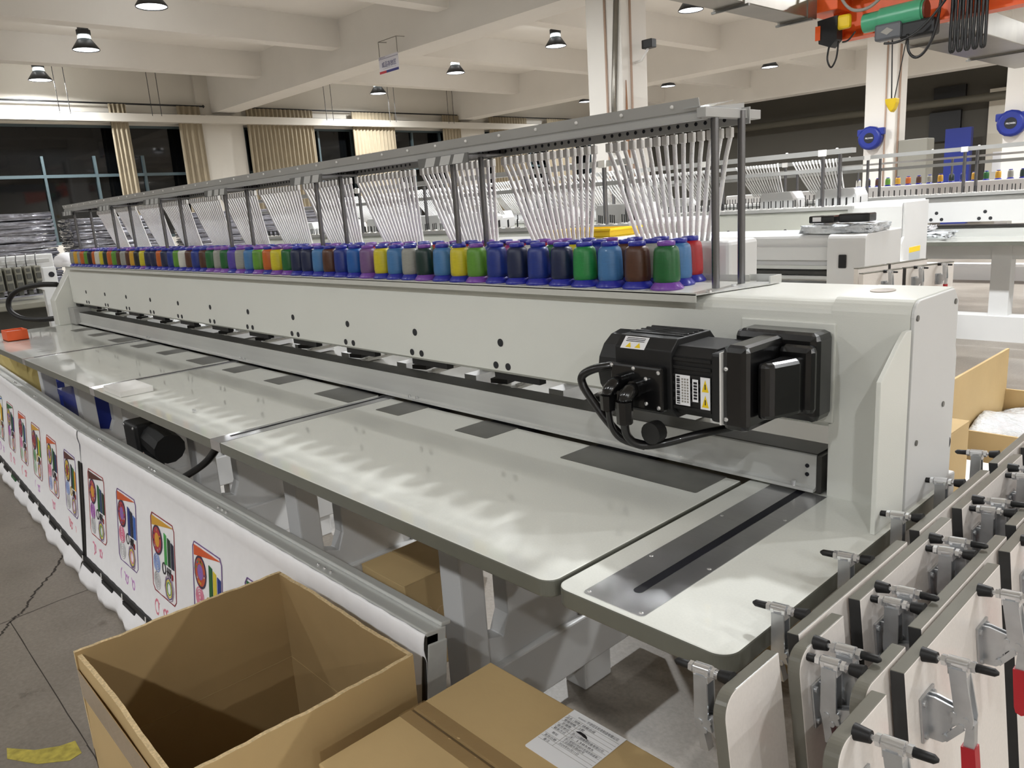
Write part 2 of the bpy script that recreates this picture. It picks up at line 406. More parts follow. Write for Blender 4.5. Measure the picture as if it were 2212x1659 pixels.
# --- right end housing
hp = [(1.41, 0.95), (1.41, 1.288)]+arc(1.44, 1.312, 0.03, 185, 90, 6)+[(1.62, 1.342), (1.64, 1.32), (1.64, 0.95)]
P(MB(PAINT).prism(hp, 'x', -0.644, -0.505), 'end_housing')
P(MB(PAINT).box(-0.83, -0.634, 1.4055, 1.412, 1.10, 1.295, bev=0.003), 'motor_pad')
P(MB(PAINT).prism([(1.285, 0.95), (1.285, 1.222), (1.37, 1.284), (1.385, 1.292), (1.4075, 1.292), (1.4075, 0.95)], 'x', -0.509, -0.5005), 'front_cover', bev=0.0015)
P(MB(PAINT2).prism([(1.4125, 0.90), (1.4125, 1.31)]+arc(1.44, 1.312, 0.028, 180, 90, 6)+[(1.61, 1.34), (1.634, 1.315), (1.634, 0.90)], 'x', -0.505, -0.4985), 'side_cover', bev=0.0015)
sc = MB(STEELD)
for y, z in ((1.425, 1.31), (1.615, 1.315), (1.45, 1.075), (1.58, 1.12)):
    sc.cyl((-0.4985, y, z), (-0.4965, y, z), 0.0055, n=10)
P(sc, 'cover_screws')
P(MB(PAINT2).prism([(1.635, 0.86), (1.635, 1.27), (1.655, 1.25), (1.675, 1.20), (1.675, 0.86)], 'x', -0.60, -0.508), 'rear_cover', bev=0.003)
g = MB(DARK).cyl((-0.5085, 1.655, 1.02), (-0.5065, 1.655, 1.02), 0.012, n=14); g.box(-0.5085, -0.507, 1.652, 1.658, 1.10, 1.17); P(g, 'cable_grommet')
P(MB(PAINT2).prism([(1.60, 0.0), (1.60, 0.93), (1.64, 0.95), (1.72, 0.94), (1.72, 0.0)], 'x', -0.62, -0.51), 'rear_foot', bev=0.004)
P(MB(PAINT2).box(-0.64, -0.52, 1.35, 1.6, 0.0, 0.90), 'end_leg')
badge = MB(mat('badge', (150, 140, 128), 0.3, 0.3)); badge.lathe([(1.0, 0), (1.0, 0.002)], n=20); badge.xf(Matrix.Translation((-0.60, 1.53, 1.3415)) @ Matrix.Diagonal((0.022, 0.028, 1, 1))); P(badge, 'badge')
# --- left end housing with leg
P(MB(PAINT).prism([(1.30, 0.95), (1.30, 1.12), (1.42, 1.30), (1.44, 1.33), (1.66, 1.33), (1.66, 0.95)], 'x', -6.06, -5.935), 'left_end_housing', bev=0.004)
P(MB(PAINT2).prism([(1.35, 0.90), (1.35, 1.17), (1.315, 1.185), (1.362, 1.235), (1.365, 1.33), (1.45, 1.33), (1.45, 0.90)], 'x', -6.46, -6.40), 'left_bracket', bev=0.004)
P(MB(DARK).disc((-6.3985, 1.415, 1.277), (1, 0, 0), 0.02, 12), 'bracket_hole')
P(MB(PAINT2).box(-6.42, -6.10, 1.36, 1.6, 0.0, 0.90), 'left_leg')
h = MB(RUBBER).cable([(-6.05, 1.36, 1.22), (-6.15, 1.28, 1.225), (-6.32, 1.19, 1.20), (-6.42, 1.14, 1.15), (-6.45, 1.12, 1.09), (-6.42, 1.13, 1.03), (-6.32, 1.18, 0.99), (-6.15, 1.27, 0.985), (-5.98, 1.37, 1.0)], 0.018, 8)
P(h, 'cable_hose')
# --- long rail carrying the frame
rp = [(1.400, 0.968), (1.400, 1.030), (1.402, 1.032), (1.472, 1.032), (1.472, 0.958), (1.388, 0.958), (1.388, 0.964), (1.396, 0.964)]
rail = P(MB(ALU).prism(rp, 'x', -5.95, -0.662), 'frame_rail')
P(MB(ANOD).box(-5.95, -0.6615, 1.404, 1.474, 1.0315, 1.0345), 'rail_top_strip')
P(MB(ANOD).box(-0.664, -0.652, 1.402, 1.470, 0.955, 1.031), 'rail_end_plate')
d = MB(DARK)
for z in (1.008, 0.99): d.cyl((-0.68, 1.4, z), (-0.68, 1.3985, z), 0.0042, n=10)
P(d, 'rail_holes', rail)
for x in (-0.705, -1.98, -2.02, -3.25, -3.29, -4.45, -4.49):
    P(MB(CHROME).cyl((x, 1.394, 0.964), (x, 1.394, 0.974), 0.0045, n=8), 'rail_bolt', rail)
P(MB(ALUP).box(-6.0, -5.80, 1.37, 1.48, 0.955, 1.065, bev=0.003), 'rail_left_block')
# --- table tops
def rounded(x0, x1, y0, y1, rl, rr, n=10):
    pts = []
    def a(cx, cy, r, t0, t1):
        for i in range(n+1):
            t = math.radians(t0+(t1-t0)*i/n); pts.append((cx+r*math.cos(t), cy+r*math.sin(t)))
    if rl: a(x0+rl, y0+rl, rl, 180, 270)
    else: pts.append((x0, y0))
    if rr: a(x1-rr, y0+rr, rr, 270, 360)
    else: pts.append((x1, y0))
    pts += [(x1, y1), (x0, y1)]
    return pts
for x0, x1, rl, rr, y1 in ((-0.807, -0.49, 0.025, 0.03, 1.62), (-2.112, -0.817, 0.0, 0.028, 1.385), (-3.318, -2.182, 0.0, 0.0, 1.385), (-4.505, -3.382, 0.0, 0.0, 1.385), (-5.98, -4.565, 0.02, 0.0, 1.385)):
    t = MB(LAM, BAND).prism(rounded(x0, x1, 0.80, y1, rl, rr), 'z', 0.918, 0.95, LAM, BAND)
    P(t, 'table_top', bev=0.003)
# steel slot strips
for x0, x1, xs in ((-2.181, -2.113, -2.155), (-3.381, -3.319, -3.352), (-4.564, -4.506, -4.534)):
    s = P(MB(STEEL).box(x0, x1, 0.80, 1.40, 0.92, 0.9497), 'slot_strip')
    P(MB(DARK).box(xs-0.006, xs+0.006, 0.85, 1.385, 0.9490, 0.9502), 'slot', s)
pl = P(MB(STEEL).prism([(x, y) for x, y in rounded(-0.757, -0.639, 0.812, 1.40, 0.008, 0.008)], 'z', 0.9495, 0.9512), 'steel_plate')
sl = [(-0.7005+0.0085+0.0085*math.cos(math.radians(180+180*i/8)), 0.872+0.0085*math.sin(math.radians(180+180*i/8))) for i in range(9)]+[(-0.6835, 1.40), (-0.7005, 1.40)]
P(MB(DARK).prism(sl, 'z', 0.9505, 0.9517), 'slot', pl)
for x, y in ((-0.749, 0.82), (-0.648, 0.82), (-0.749, 0.98), (-0.648, 1.0), (-0.749, 1.2), (-0.648, 1.25)):
    P(MB(CHROME).lathe([(0.004, 0), (0.0035, 0.001), (0.0015, 0.0014)], (x, y, 0.951), 8), 'plate_screw', pl)
# dark inserts in the table tops by the rail
for x0, x1 in ((-1.236, -0.852), (-1.638, -1.502), (-2.032, -1.905), (-2.42, -2.19), (-2.81, -2.68), (-3.2, -3.07), (-3.60, -3.40), (-3.99, -3.86), (-4.38, -4.25), (-4.77, -4.58), (-5.16, -5.03), (-5.55, -5.42)):
    P(MB(STEELD).prism(rounded(x0, x1, 1.268, 1.386, 0.006, 0.006), 'z', 0.949, 0.9508), 'insert_plate')
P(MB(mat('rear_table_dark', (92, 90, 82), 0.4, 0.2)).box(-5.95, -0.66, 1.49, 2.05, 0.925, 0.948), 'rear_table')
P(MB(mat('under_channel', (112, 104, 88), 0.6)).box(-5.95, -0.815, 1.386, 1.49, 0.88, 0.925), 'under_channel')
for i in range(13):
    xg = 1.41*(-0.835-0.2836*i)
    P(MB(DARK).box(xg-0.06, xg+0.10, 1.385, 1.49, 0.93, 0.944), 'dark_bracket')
# --- thread tray
tray = MB(mat('tray_sheet', (206, 206, 199), 0.35, 0.1))
tray.box(-5.87, -0.925, 1.386, 1.63, 1.338, 1.3405); tray.box(-5.87, -0.925, 1.386, 1.3885, 1.323, 1.3435); tray.box(-5.87, -0.94, 1.628, 1.63, 1.338, 1.355)
P(tray, 'thread_tray')
e = MB(ALU); e.prism([(-0.925, 1.386), (-0.925, 1.63), (-0.872, 1.65), (-0.872, 1.60)], 'z', 1.338, 1.3405); e.prism([(-0.876, 1.60), (-0.872, 1.60), (-0.872, 1.65), (-0.945, 1.64), (-0.945, 1.636), (-0.876, 1.645)], 'z', 1.3405, 1.356)
for y in (1.45, 1.49, 1.56): e.cyl((-0.9, y+0.12, 1.336), (-0.9, y+0.12, 1.338), 0.006, n=8)
P(e, 'tray_end_flange')
# --- posts
xp = [(-0.945, -0.937)]+[(-1.826-0.802*k, -1.806-0.802*k) for k in range(6)]
for xa, xb in xp:
    for x, y in ((xa, 1.494), (xb, 1.587)):
        P(MB(POST).cyl((x, y, 1.338), (x, y, 1.716), 0.0086, n=12), 'post')
P(MB(CHROME).cyl((-0.925, 1.535, 1.34), (-0.925, 1.535, 1.3455), 0.006, n=8), 'tray_bolt'); P(MB(CHROME).cyl((-0.918, 1.425, 1.34), (-0.918, 1.425, 1.3455), 0.006, n=8), 'tray_bolt')
# --- top rail
tr = MB(ALUP)
tr.prism([(1.452, 1.697), (1.452, 1.71), (1.458, 1.714), (1.458, 1.721), (1.62, 1.735), (1.62, 1.723), (1.475, 1.713), (1.475, 1.697)], 'x', -5.9, -0.95)
tr.prism([(1.452, 1.7165), (1.4455, 1.7395), (1.4475, 1.7395), (1.4545, 1.7165)], 'x', -5.9, -0.953)
toprail = P(tr, 'top_rail')
strip = P(MB(ALUP).box(-5.9, -0.93, 1.608, 1.612, 1.689, 1.724), 'guide_strip')
for i in range(36):
    x = -1.02-0.137*i
    P(MB(WHITE).lathe([(0.0045, 0), (0.004, 0.0025), (0.002, 0.0035)], (0, 0, 0), 8).xf(Matrix.Translation((x, 1.4478, 1.729)) @ Matrix.Rotation(math.radians(100), 4, 'X')), 'rivet', toprail)
P(MB(ALUP).box(-0.957, -0.935, 1.445, 1.665, 1.700, 1.7195, bev=0.001), 'rail_end_bracket')
P(MB(FILM).box(-0.99, -0.945, 1.445, 1.60, 1.722, 1.7225), 'protective_film'); P(MB(FILM).prism([(1.46, 1.72), (1.463, 1.72), (1.56, 1.737), (1.557, 1.737)], 'x', -1.0, -0.94), 'protective_film')
slotm = MB(DARK)
for i in range(90):
    x = -0.99-0.054*i; slotm.add([(x-0.034, 1.50, 1.7142), (x, 1.50, 1.7142), (x, 1.575, 1.7194), (x-0.034, 1.575, 1.7194)], [(0, 1, 2, 3)])
P(slotm, 'rail_slots')['kind'] = 'stuff'
REFL = mat('reflective_stripe', (206, 206, 204), 0.35, 0.2)
for xa, xb in xp[1:]:
    b = MB(mat('bracket_grey', (128, 128, 126), 0.4, 0.5)); xc = (xa+xb)/2
    b.box(xc-0.115, xc+0.115, 1.4465, 1.4512, 1.672, 1.699)
    br = P(b, 'post_bracket')
    P(MB(bpy.data.materials['bracket_grey']).box(xc-0.10, xc+0.10, 1.452, 1.605, 1.6935, 1.6965), 'bracket_plate', br)
    for dx in (-0.085, -0.015, 0.045):
        P(MB(REFL).add([(xc+dx, 1.4462, 1.673), (xc+dx+0.045, 1.4462, 1.673), (xc+dx+0.058, 1.4462, 1.698), (xc+dx+0.013, 1.4462, 1.698)], [(0, 1, 2, 3)]), 'reflective_stripe', br)
# --- thread tubes: 15 per head, one mesh per place in the fan
tubes = []
for k in range(15):
    xt = -0.98-0.025*k; xb = -1.082-0.0163*k
    mb = MB(TUBE)
    top = Vector((xt, 1.61, 1.684)); bot = Vector((xb, 1.70, 1.43))
    pts = [top, top+Vector((0, 0.002, -0.02))]
    for j in range(1, 6):
        t = j/5; pts.append(top.lerp(bot, t)+Vector((0, 0, -0.012*math.sin(PI*t))))
    mb.tube(pts, 0.0054, 6)
    mb.box(xt-0.0072, xt+0.0072, 1.603, 1.617, 1.664, 1.686, WHITE, bev=0.002)
    mb.cyl((xt, 1.61, 1.684), (xt, 1.61, 1.692), 0.0022, n=6, m=CHROME)
    tubes.append(mb.mesh('thread_tube'))
holes = MB(DARK)
for i in range(12):
    for k in range(15):
        o = obj('thread_tube', tubes[k], M1, Matrix.Translation((-0.4*i, 0, 0))); o.matrix_parent_inverse = WM[M1.name].inverted()
        x = -0.98-0.025*k-0.4*i
        holes.disc((x-0.012, 1.6075, 1.703), (0, -1, 0), 0.0048, 8)
    xg = -1.155-0.4*i
    P(MB(PAINT2).box(xg-0.17, xg+0.14, 1.665, 1.80, 1.30, 1.43, bev=0.01), 'head_cover')  # unseen head bodies behind the cones, put in to block light
P(holes, 'guide_holes', strip)['kind'] = 'stuff'
# --- legs under the table
for k in range(6):
    x0 = -1.606-0.905*k
    fr = MB(PAINT2)
    fr.box(x0, x0+0.09, 1.15, 1.235, 0.0, 0.918, bev=0.006)
    f = P(fr, 'front_leg')
    P(MB(PAINT2).prism([(1.235, 0.36), (1.30, 0.34), (1.325, 0.40), (1.325, 0.80), (1.235, 0.86), (1.235, 0.918), (1.62, 0.918), (1.62, 0.10), (1.235, 0.10)], 'x', x0+0.015, x0+0.075), 'leg_gusset', bev=0.003)
    P(MB(PAINT2).box(x0-0.01, x0+0.10, 1.235, 2.0, 0.10, 0.27, bev=0.006), 'foot_beam')
    P(MB(PAINT2).box(x0, x0+0.09, 1.62, 1.75, 0.0, 0.918, bev=0.006), 'rear_leg')
P(MB(PAINT2).box(-5.9, -0.75, 1.62, 1.70, 0.86, 0.918), 'rear_beam')
for k in range(5):
    xm = -1.516-0.905*k
    P(MB(PAINT2).box(xm-0.72, xm-0.09, 1.26, 1.33, 0.86, 0.918), 'cross_bar')
# --- main motor on the end housing
mo = P(MB(BLACK).box(-0.805, -0.634, 1.335, 1.405, 1.115, 1.285, bev=0.014), 'motor_cover')
c = MB(BLACK); c.box(-0.752, -0.700, 1.205, 1.40, 1.118, 1.278, bev=0.012); P(c, 'gear_block', mo)
P(MB(BLACK).box(-0.702, -0.634, 1.315, 1.345, 1.135, 1.265, bev=0.012), 'cover_face', mo)
hd = MB(BLACK); hd.prism([(-0.697, 1.232), (-0.697, 1.34), (-0.646, 1.34), (-0.65, 1.30), (-0.668, 1.245), (-0.68, 1.232)], 'z', 1.14, 1.245); P(hd, 'cover_handle', mo, bev=0.012)
fl = MB(BLACKM); fl.box(-0.775, -0.7525, 1.205, 1.36, 1.13, 1.262, bev=0.006); fl.box(-0.7545, -0.7515, 1.203, 1.362, 1.128, 1.264, WHITE); P(fl, 'motor_flange', mo)
s1 = MB(BLACKM)
def octo(cy, cz, r, ch):
    return [(cy-r, cz-r+ch), (cy-r, cz+r-ch), (cy-r+ch, cz+r), (cy+r-ch, cz+r), (cy+r, cz+r-ch), (cy+r, cz-r+ch), (cy+r-ch, cz-r), (cy-r+ch, cz-r)]
s1.prism(octo(1.283, 1.196, 0.068, 0.016), 'x', -0.865, -0.775)
for j in range(7): s1.box(-0.862, -0.778, 1.2115, 1.2155, 1.143+0.016*j, 1.149+0.016*j)
P(s1, 'motor_body', mo)
s2 = MB(BLACKM); s2.prism(octo(1.285, 1.198, 0.079, 0.022), 'x', -1.00, -0.862)
for k in range(5): s2.box(-0.995, -0.865, 1.25+0.018*k, 1.256+0.018*k, 1.276, 1.2805)
s2.prism([(1.285+0.079*math.cos(2*PI*i/16)*0.98, 1.198+0.079*math.sin(2*PI*i/16)*0.98) for i in range(16)], 'x', -1.05, -1.0); P(s2, 'motor_rear', mo, bev=0.004)
tb = MB(BLACK); tb.box(-1.0, -0.872, 1.188, 1.21, 1.135, 1.225, bev=0.005); term = P(tb, 'terminal_box', mo)
for x, z in ((-0.995, 1.22), (-0.94, 1.218), (-0.88, 1.215), (-0.88, 1.145), (-0.91, 1.15), (-0.91, 1.20)):
    P(MB(CHROME).lathe([(0.0045, 0), (0.004, 0.002), (0.001, 0.003)], (0, 0, 0), 8).xf(Matrix.Translation((x, 1.188, z)) @ Matrix.Rotation(math.radians(90), 4, 'X')), 'screw', mo)
for z in (1.235, 1.14):
    P(MB(CHROME).lathe([(0.0045, 0), (0.004, 0.002), (0.001, 0.003)], (0, 0, 0), 8).xf(Matrix.Translation((-0.742, 1.205, z)) @ Matrix.Rotation(math.radians(90), 4, 'X')), 'screw', mo)
for x, z, dz in ((-0.965, 1.19, 0.05), (-0.925, 1.182, 0.065)):
    g = MB(BLACK); g.cyl((x, 1.19, z), (x, 1.165, z), 0.017, n=10); g.tube([(x, 1.17, z), (x, 1.155, z-0.002), (x-0.002, 1.146, z-0.01), (x-0.004, 1.143, z-0.025)], 0.0145, 10); g.cyl((x-0.004, 1.143, z-0.02), (x-0.004, 1.143, z-dz), 0.0175, 0.016, n=8, smooth=False)
    P(g, 'cable_gland', mo)
cb = MB(CABLE)
cb.cable([(-0.93, 1.143, 1.12), (-0.93, 1.15, 1.09), (-0.915, 1.17, 1.068), (-0.88, 1.20, 1.07), (-0.83, 1.25, 1.085), (-0.80, 1.33, 1.085)], 0.0085, 8)
cb.cable([(-0.97, 1.143, 1.14), (-0.968, 1.15, 1.10), (-0.95, 1.16, 1.075), (-0.91, 1.18, 1.062)], 0.0065, 8)
cb.cable([(-1.0, 1.20, 1.215), (-1.03, 1.175, 1.21), (-1.055, 1.165, 1.195), (-1.055, 1.165, 1.175), (-1.035, 1.165, 1.15), (-0.99, 1.165, 1.105), (-0.95, 1.17, 1.075), (-0.91, 1.185, 1.064)], 0.009, 8)
P(cb, 'motor_cables', mo)
P(MB(BLACKM).cyl((-0.885, 1.165, 1.098), (-0.885, 1.19, 1.098), 0.022, n=16), 'round_plug', mo)
# motor stickers, each a part of the motor
def sticker(quad, label):
    s = MB(PAPER, INK, WIRE, WARN); s.add(quad, [(0, 1, 2, 3)], PAPER); return s, label
Q = lambda x0, x1, z0, z1: [(x0, 1.2105, z0), (x1, 1.2105, z0), (x1, 1.2105, z1), (x0, 1.2105, z1)]
s, _ = sticker(Q(-0.856, -0.823, 1.152, 1.212), '')
for i in range(14):
    z = 1.1545+i*0.004
    s.box(-0.853, -0.846, 1.2098, 1.2105, z, z+0.0018+0.0008*(i % 3), INK)
for j in range(3):
    for i in range(9):
        z = 1.158+i*0.0055; s.box(-0.842+j*0.006, -0.8385+j*0.006, 1.2099, 1.2105, z, z+0.0035, WIRE)
P(s, 'rating_sticker', mo)
s, _ = sticker(Q(-0.80, -0.779, 1.15, 1.212), '')
for z in (1.165, 1.195):
    s.add([(-0.797, 1.2102, z-0.011), (-0.782, 1.2102, z-0.011), (-0.7895, 1.2102, z+0.013)], [(0, 1, 2)], WARN); s.box(-0.7905, -0.7885, 1.2098, 1.2102, z-0.006, z+0.004, INK)
P(s, 'warning_sticker', mo)
s, _ = sticker(Q(-0.818, -0.805, 1.162, 1.206), '')
for i in range(6): s.box(-0.815, -0.8075, 1.2098, 1.2105, 1.167+i*0.006, 1.171+i*0.006, INK)
P(s, 'serial_sticker', mo)
s, _ = sticker([(-0.985, 1.2045, 1.2535), (-0.925, 1.2045, 1.2535), (-0.925, 1.2245, 1.2745), (-0.985, 1.2245, 1.2745)], '')
q = lambda x, v: (x, 1.2045+0.02*v-0.0006, 1.2535+0.021*v+0.0006)
for i in range(3):
    t = 0.58+0.13*i; s.add([q(-0.978, t), q(-0.932, t), q(-0.932, t+0.05), q(-0.978, t+0.05)], [(0, 1, 2, 3)], INK)
for x in (-0.966, -0.943): s.add([q(x-0.007, 0.1), q(x+0.007, 0.1), q(x, 0.5)], [(0, 1, 2)], WARN)
P(s, 'hazard_sticker', mo)
# --- drive motor below the table
dm = MB(BLACKM); dm.box(-3.62, -3.46, 0.96, 1.12, 0.60, 0.735, bev=0.012); dm.cyl((-3.46, 1.04, 0.665), (-3.30, 1.04, 0.64), 0.065, n=12, smooth=False)
dmo = P(dm, 'drive_motor', bev=0.004)
P(MB(BLACKM).box(-3.50, -3.36, 0.955, 1.03, 0.47, 0.62, bev=0.01), 'motor_terminal', dmo)
P(MB(CABLE).cable([(-3.36, 1.0, 0.50), (-3.25, 0.99, 0.50), (-3.1, 0.98, 0.56), (-2.95, 0.98, 0.62), (-2.78, 0.99, 0.70), (-2.68, 1.0, 0.77), (-2.64, 1.05, 0.86)], 0.014, 8), 'motor_cable', dmo)
sg = MB(PAPER); sg.box(-3.40, -3.34, 0.9535, 0.9545, 0.585, 0.605); sg.disc((-3.37, 0.954, 0.625), (0, -1, 0), 0.012, 12, mat('sticker_pink', (210, 180, 160), 0.5)); P(sg, 'motor_sticker', dmo)
for x, z in ((-3.60, 0.72), (-3.60, 0.62), (-3.48, 0.72), (-3.48, 0.62)): P(MB(CHROME).lathe([(0.007, 0), (0.005, 0.004)], (0, 0, 0), 8).xf(Matrix.Translation((x, 0.96, z)) @ Matrix.Rotation(math.radians(90), 4, 'X')), 'motor_bolt', dmo)
P(MB(PAINT2).box(-4.10, -3.72, 1.10, 1.16, 0.62, 0.72), 'motor_bracket')
# ================================================================== THREAD CONES ON THE TRAY
CC = {'green': (24, 104, 48), 'brown': (88, 52, 34), 'light blue': (74, 130, 186), 'emerald green': (40, 146, 72), 'navy': (22, 36, 76), 'royal blue': (28, 54, 142), 'lime green': (100, 158, 52),
      'yellow': (222, 206, 44), 'dark green': (14, 48, 44), 'grey': (168, 168, 158), 'mauve': (124, 92, 142), 'orange': (206, 104, 36), 'violet': (92, 72, 172), 'white': (226, 224, 214),
      'black': (26, 26, 34), 'gold': (226, 172, 52), 'red': (186, 30, 36), 'blue': (30, 98, 178), 'magenta': (170, 40, 110)}
def thread_mat(nm):
    return mat('thread_'+nm.replace(' ', '_'), tuple(int(v*0.88) for v in CC[nm]), 0.34, var=0.12, vscale=60, stretch=(1, 1, 14), bump=0.12, bscale=220, coat=0.15)
FOOTB = mat('foot_blue', (34, 40, 150), 0.3, coat=0.3); FOOTP = mat('foot_purple', (116, 66, 160), 0.3, coat=0.3)
TH = {}
def thread_mesh(nm):
    if nm not in TH:
        TH[nm] = MB(thread_mat(nm)).lathe([(0.0265, 0.016), (0.0300, 0.0185), (0.0308, 0.03), (0.0300, 0.06), (0.0285, 0.085), (0.0262, 0.0925), (0.0215, 0.0965), (0.017, 0.098)], n=18).mesh('thread_winding')
    return TH[nm]
FOOT = {}; CAP = {}
for nm, m in (('blue', FOOTB), ('purple', FOOTP)):
    FOOT[nm] = MB(m).lathe([(0.037, 0.0), (0.038, 0.002), (0.0375, 0.0045), (0.029, 0.015), (0.026, 0.0185)], n=18).mesh('cone_foot')
    CAP[nm] = MB(m).lathe([(0.0165, 0.096), (0.0205, 0.0985), (0.0205, 0.1065), (0.018, 0.108), (0.011, 0.108), (0.0105, 0.102)], n=14).mesh('cone_cap')
def thread_cone(loc, colour, foot, label, group, sc=1.0):
    t = thing('thread_cone', label, 'thread cone', loc, group)
    t.scale = (sc, sc, sc); t.rotation_euler = (0, 0, random.random()*6.28)
    obj('thread_winding', thread_mesh(colour), t); obj('cone_foot', FOOT[foot], t); obj('cone_cap', CAP[foot], t)
    return t
front = ['green*', 'brown', 'light blue', 'emerald green', 'navy', 'royal blue', 'navy', 'royal blue', 'lime green*', 'yellow', 'light blue', 'dark green*', 'grey', 'light blue', 'yellow', 'mauve*', 'blue', 'royal blue', 'brown', 'light blue',
         'navy', 'navy', 'green*', 'yellow*', 'orange', 'lime green*', 'light blue', 'grey*', 'violet', 'green*', 'grey*', 'green*', 'brown', 'royal blue', 'brown', 'white', 'lime green', 'royal blue', 'navy', 'orange',
         'navy', 'navy', 'yellow*', 'black', 'gold', 'brown*', 'grey', 'brown', 'lime green', 'orange*', 'dark green', 'yellow', 'white', 'orange', 'black', 'lime green', 'orange', 'grey', 'gold', 'grey']
mid = ['light blue', 'grey', 'brown', 'royal blue', 'yellow', 'green*', 'white', 'magenta*', 'royal blue', 'grey', 'yellow', 'green*', 'lime green', 'white', 'violet*', 'grey', 'red*', 'royal blue', 'green', 'lime green*']
back = ['red', 'red', 'red', 'orange*', 'red', 'red*', 'red*', 'red', 'brown', 'magenta*', 'red', 'light blue*', 'red', 'blue', 'magenta*', 'royal blue', 'red*', 'violet*', 'royal blue', 'red']
pal = list(CC)
for row, (y, xo, base, rn) in enumerate(((1.452, -1.042, front, 'front'), (1.530, -1.062, mid, 'middle'), (1.602, -1.085, back, 'back'))):
    for i in range(60):
        c = base[i] if i < len(base) else random.choice(pal)+random.choice(['', '*'])
        star = c.endswith('*'); c = c.rstrip('*')
        x = xo-0.0815*i+random.uniform(-0.004, 0.004)
        cap = 'purple' if star else 'blue'
        thread_cone((x, y+random.uniform(-0.003, 0.003), 1.3407), c, cap, '%s thread cone, %s foot, %s from right in tray %s row' % (c, cap, ordinal(i+1), rn), 'thread cones in the %s row of the tray' % rn)
# ================================================================== SAMPLE FRAMES WITH EMBROIDERED CLOTH
def frame_xf(yaw, pivot):
    return Matrix.Translation(pivot) @ Matrix.Rotation(yaw, 4, 'Z') @ Matrix.Translation(-Vector(pivot))
STITCH = {}
def smat(rgb):
    k = 'stitch_%02x%02x%02x' % rgb
    return mat(k, rgb, 0.45, bump=0.3, bscale=500)
BARS = [(28, 52, 140), (24, 100, 44), (232, 210, 60), (60, 110, 200), (240, 170, 40), (20, 60, 40), (30, 36, 60), (70, 170, 80), (200, 206, 206), (40, 70, 110)]
TOPS = [(90, 40, 30), (224, 100, 50), (226, 170, 56), (228, 96, 48), (40, 110, 60), (50, 110, 190), (100, 180, 70), (220, 90, 50)]
RINGS = [(190, 120, 200), (240, 140, 170), (160, 180, 230), (240, 150, 175), (120, 170, 120), (236, 150, 190)]
def patch(mapf, seed):
    r = random.Random(seed); mb = MB(smat((150, 40, 50)))
    W, H = 0.235, 0.30; lv = [0.0016]
    def poly(pts, m, lift=0.0):
        vs = [mapf(u, v, 0.0016+lift) for u, v in pts]+[mapf(u, v, 0.0) for u, v in pts]; n = len(pts)
        mb.add(vs, [tuple(range(n))]+[(i, (i+1) % n, n+(i+1) % n, n+i) for i in range(n)], m)
    def ring(cx, cy, r0, r1, m, n=20, ey=1.0, lift=0.0):
        for i in range(n):
            a = 2*PI*i/n; b = 2*PI*(i+1)/n
            poly([(cx+r0*math.cos(a), cy+ey*r0*math.sin(a)), (cx+r1*math.cos(a), cy+ey*r1*math.sin(a)), (cx+r1*math.cos(b), cy+ey*r1*math.sin(b)), (cx+r0*math.cos(b), cy+ey*r0*math.sin(b))], m, lift)
    oc = [(0.02, 0), (W-0.02, 0), (W, 0.02), (W, H-0.02), (W-0.015, H), (0.015, H), (0, H-0.02), (0, 0.02)]
    om = smat(r.choice([(150, 40, 50), (120, 90, 150), (60, 90, 60), (170, 60, 60)]))
    for i in range(8):
        a, b = oc[i], oc[(i+1) % 8]; d = (b[0]-a[0], b[1]-a[1]); L = math.hypot(*d); nx, ny = -d[1]/L*0.0035, d[0]/L*0.0035
        poly([a, b, (b[0]+nx, b[1]+ny), (a[0]+nx, a[1]+ny)], om)
    tm = smat(TOPS[seed % len(TOPS)])
    poly([(0.012, H-0.012), (0.012, H-0.048), (W-0.008, H-0.012)], tm)
    e1 = smat(r.choice([(190, 60, 70), (206, 90, 60), (222, 190, 60), (180, 70, 90)])); e2 = smat(r.choice([(236, 170, 60), (150, 190, 90), (150, 110, 190), (150, 40, 50)]))
    ring(0.062, 0.205, 0.043, 0.049, smat((70, 50, 80)), 20, 1.15); ring(0.062, 0.205, 0.024, 0.042, e1, 20, 1.15); ring(0.062, 0.205, 0.001, 0.0235, e2, 16, 1.15)
    for j in range(10):
        a = 2*PI*j/10+r.random(); poly([(0.062+0.030*math.cos(a), 0.205+0.034*math.sin(a)), (0.062+0.038*math.cos(a+0.15), 0.205+0.044*math.sin(a+0.15)), (0.062+0.032*math.cos(a+0.3), 0.205+0.036*math.sin(a+0.3))], smat(r.choice(BARS)), 0.0008)
    bs = r.sample(BARS, 3)
    for j in range(3): poly([(0.132+0.033*j, 0.135), (0.156+0.033*j, 0.135), (0.156+0.033*j, 0.245-0.01*j), (0.132+0.033*j, 0.25-0.01*j)], smat(bs[j]))
    for k, cm in enumerate((smat(RINGS[seed % 6]), smat(r.choice([(206, 206, 208), (190, 215, 190), (170, 180, 225), (214, 214, 216)])))):
        for q in range(4): ring(0.05, 0.115-0.068*k, 0.006+0.008*q, 0.0095+0.008*q, cm, 16, 1.1)
    for q, c in enumerate((r.choice(RINGS), (236, 220, 90), (110, 90, 130), (190, 170, 190))): ring(0.165, 0.05, 0.018+0.007*q, 0.0225+0.007*q, smat(c), 8, 1.2)
    ik = smat((34, 30, 40))
    ring(0.122, 0.115, 0.014, 0.018, smat(r.choice([(34, 30, 40), (200, 170, 60)])), 12, 1.3)
    for u in (0.152, 0.166, 0.180): poly([(u, 0.095), (u+0.006, 0.095), (u+0.010, 0.128), (u+0.004, 0.128)], ik)
    poly([(0.15, 0.109), (0.19, 0.109), (0.19, 0.114), (0.15, 0.114)], ik); poly([(0.195, 0.092), (0.206, 0.092), (0.206, 0.112), (0.195, 0.115)], smat((160, 30, 40)))
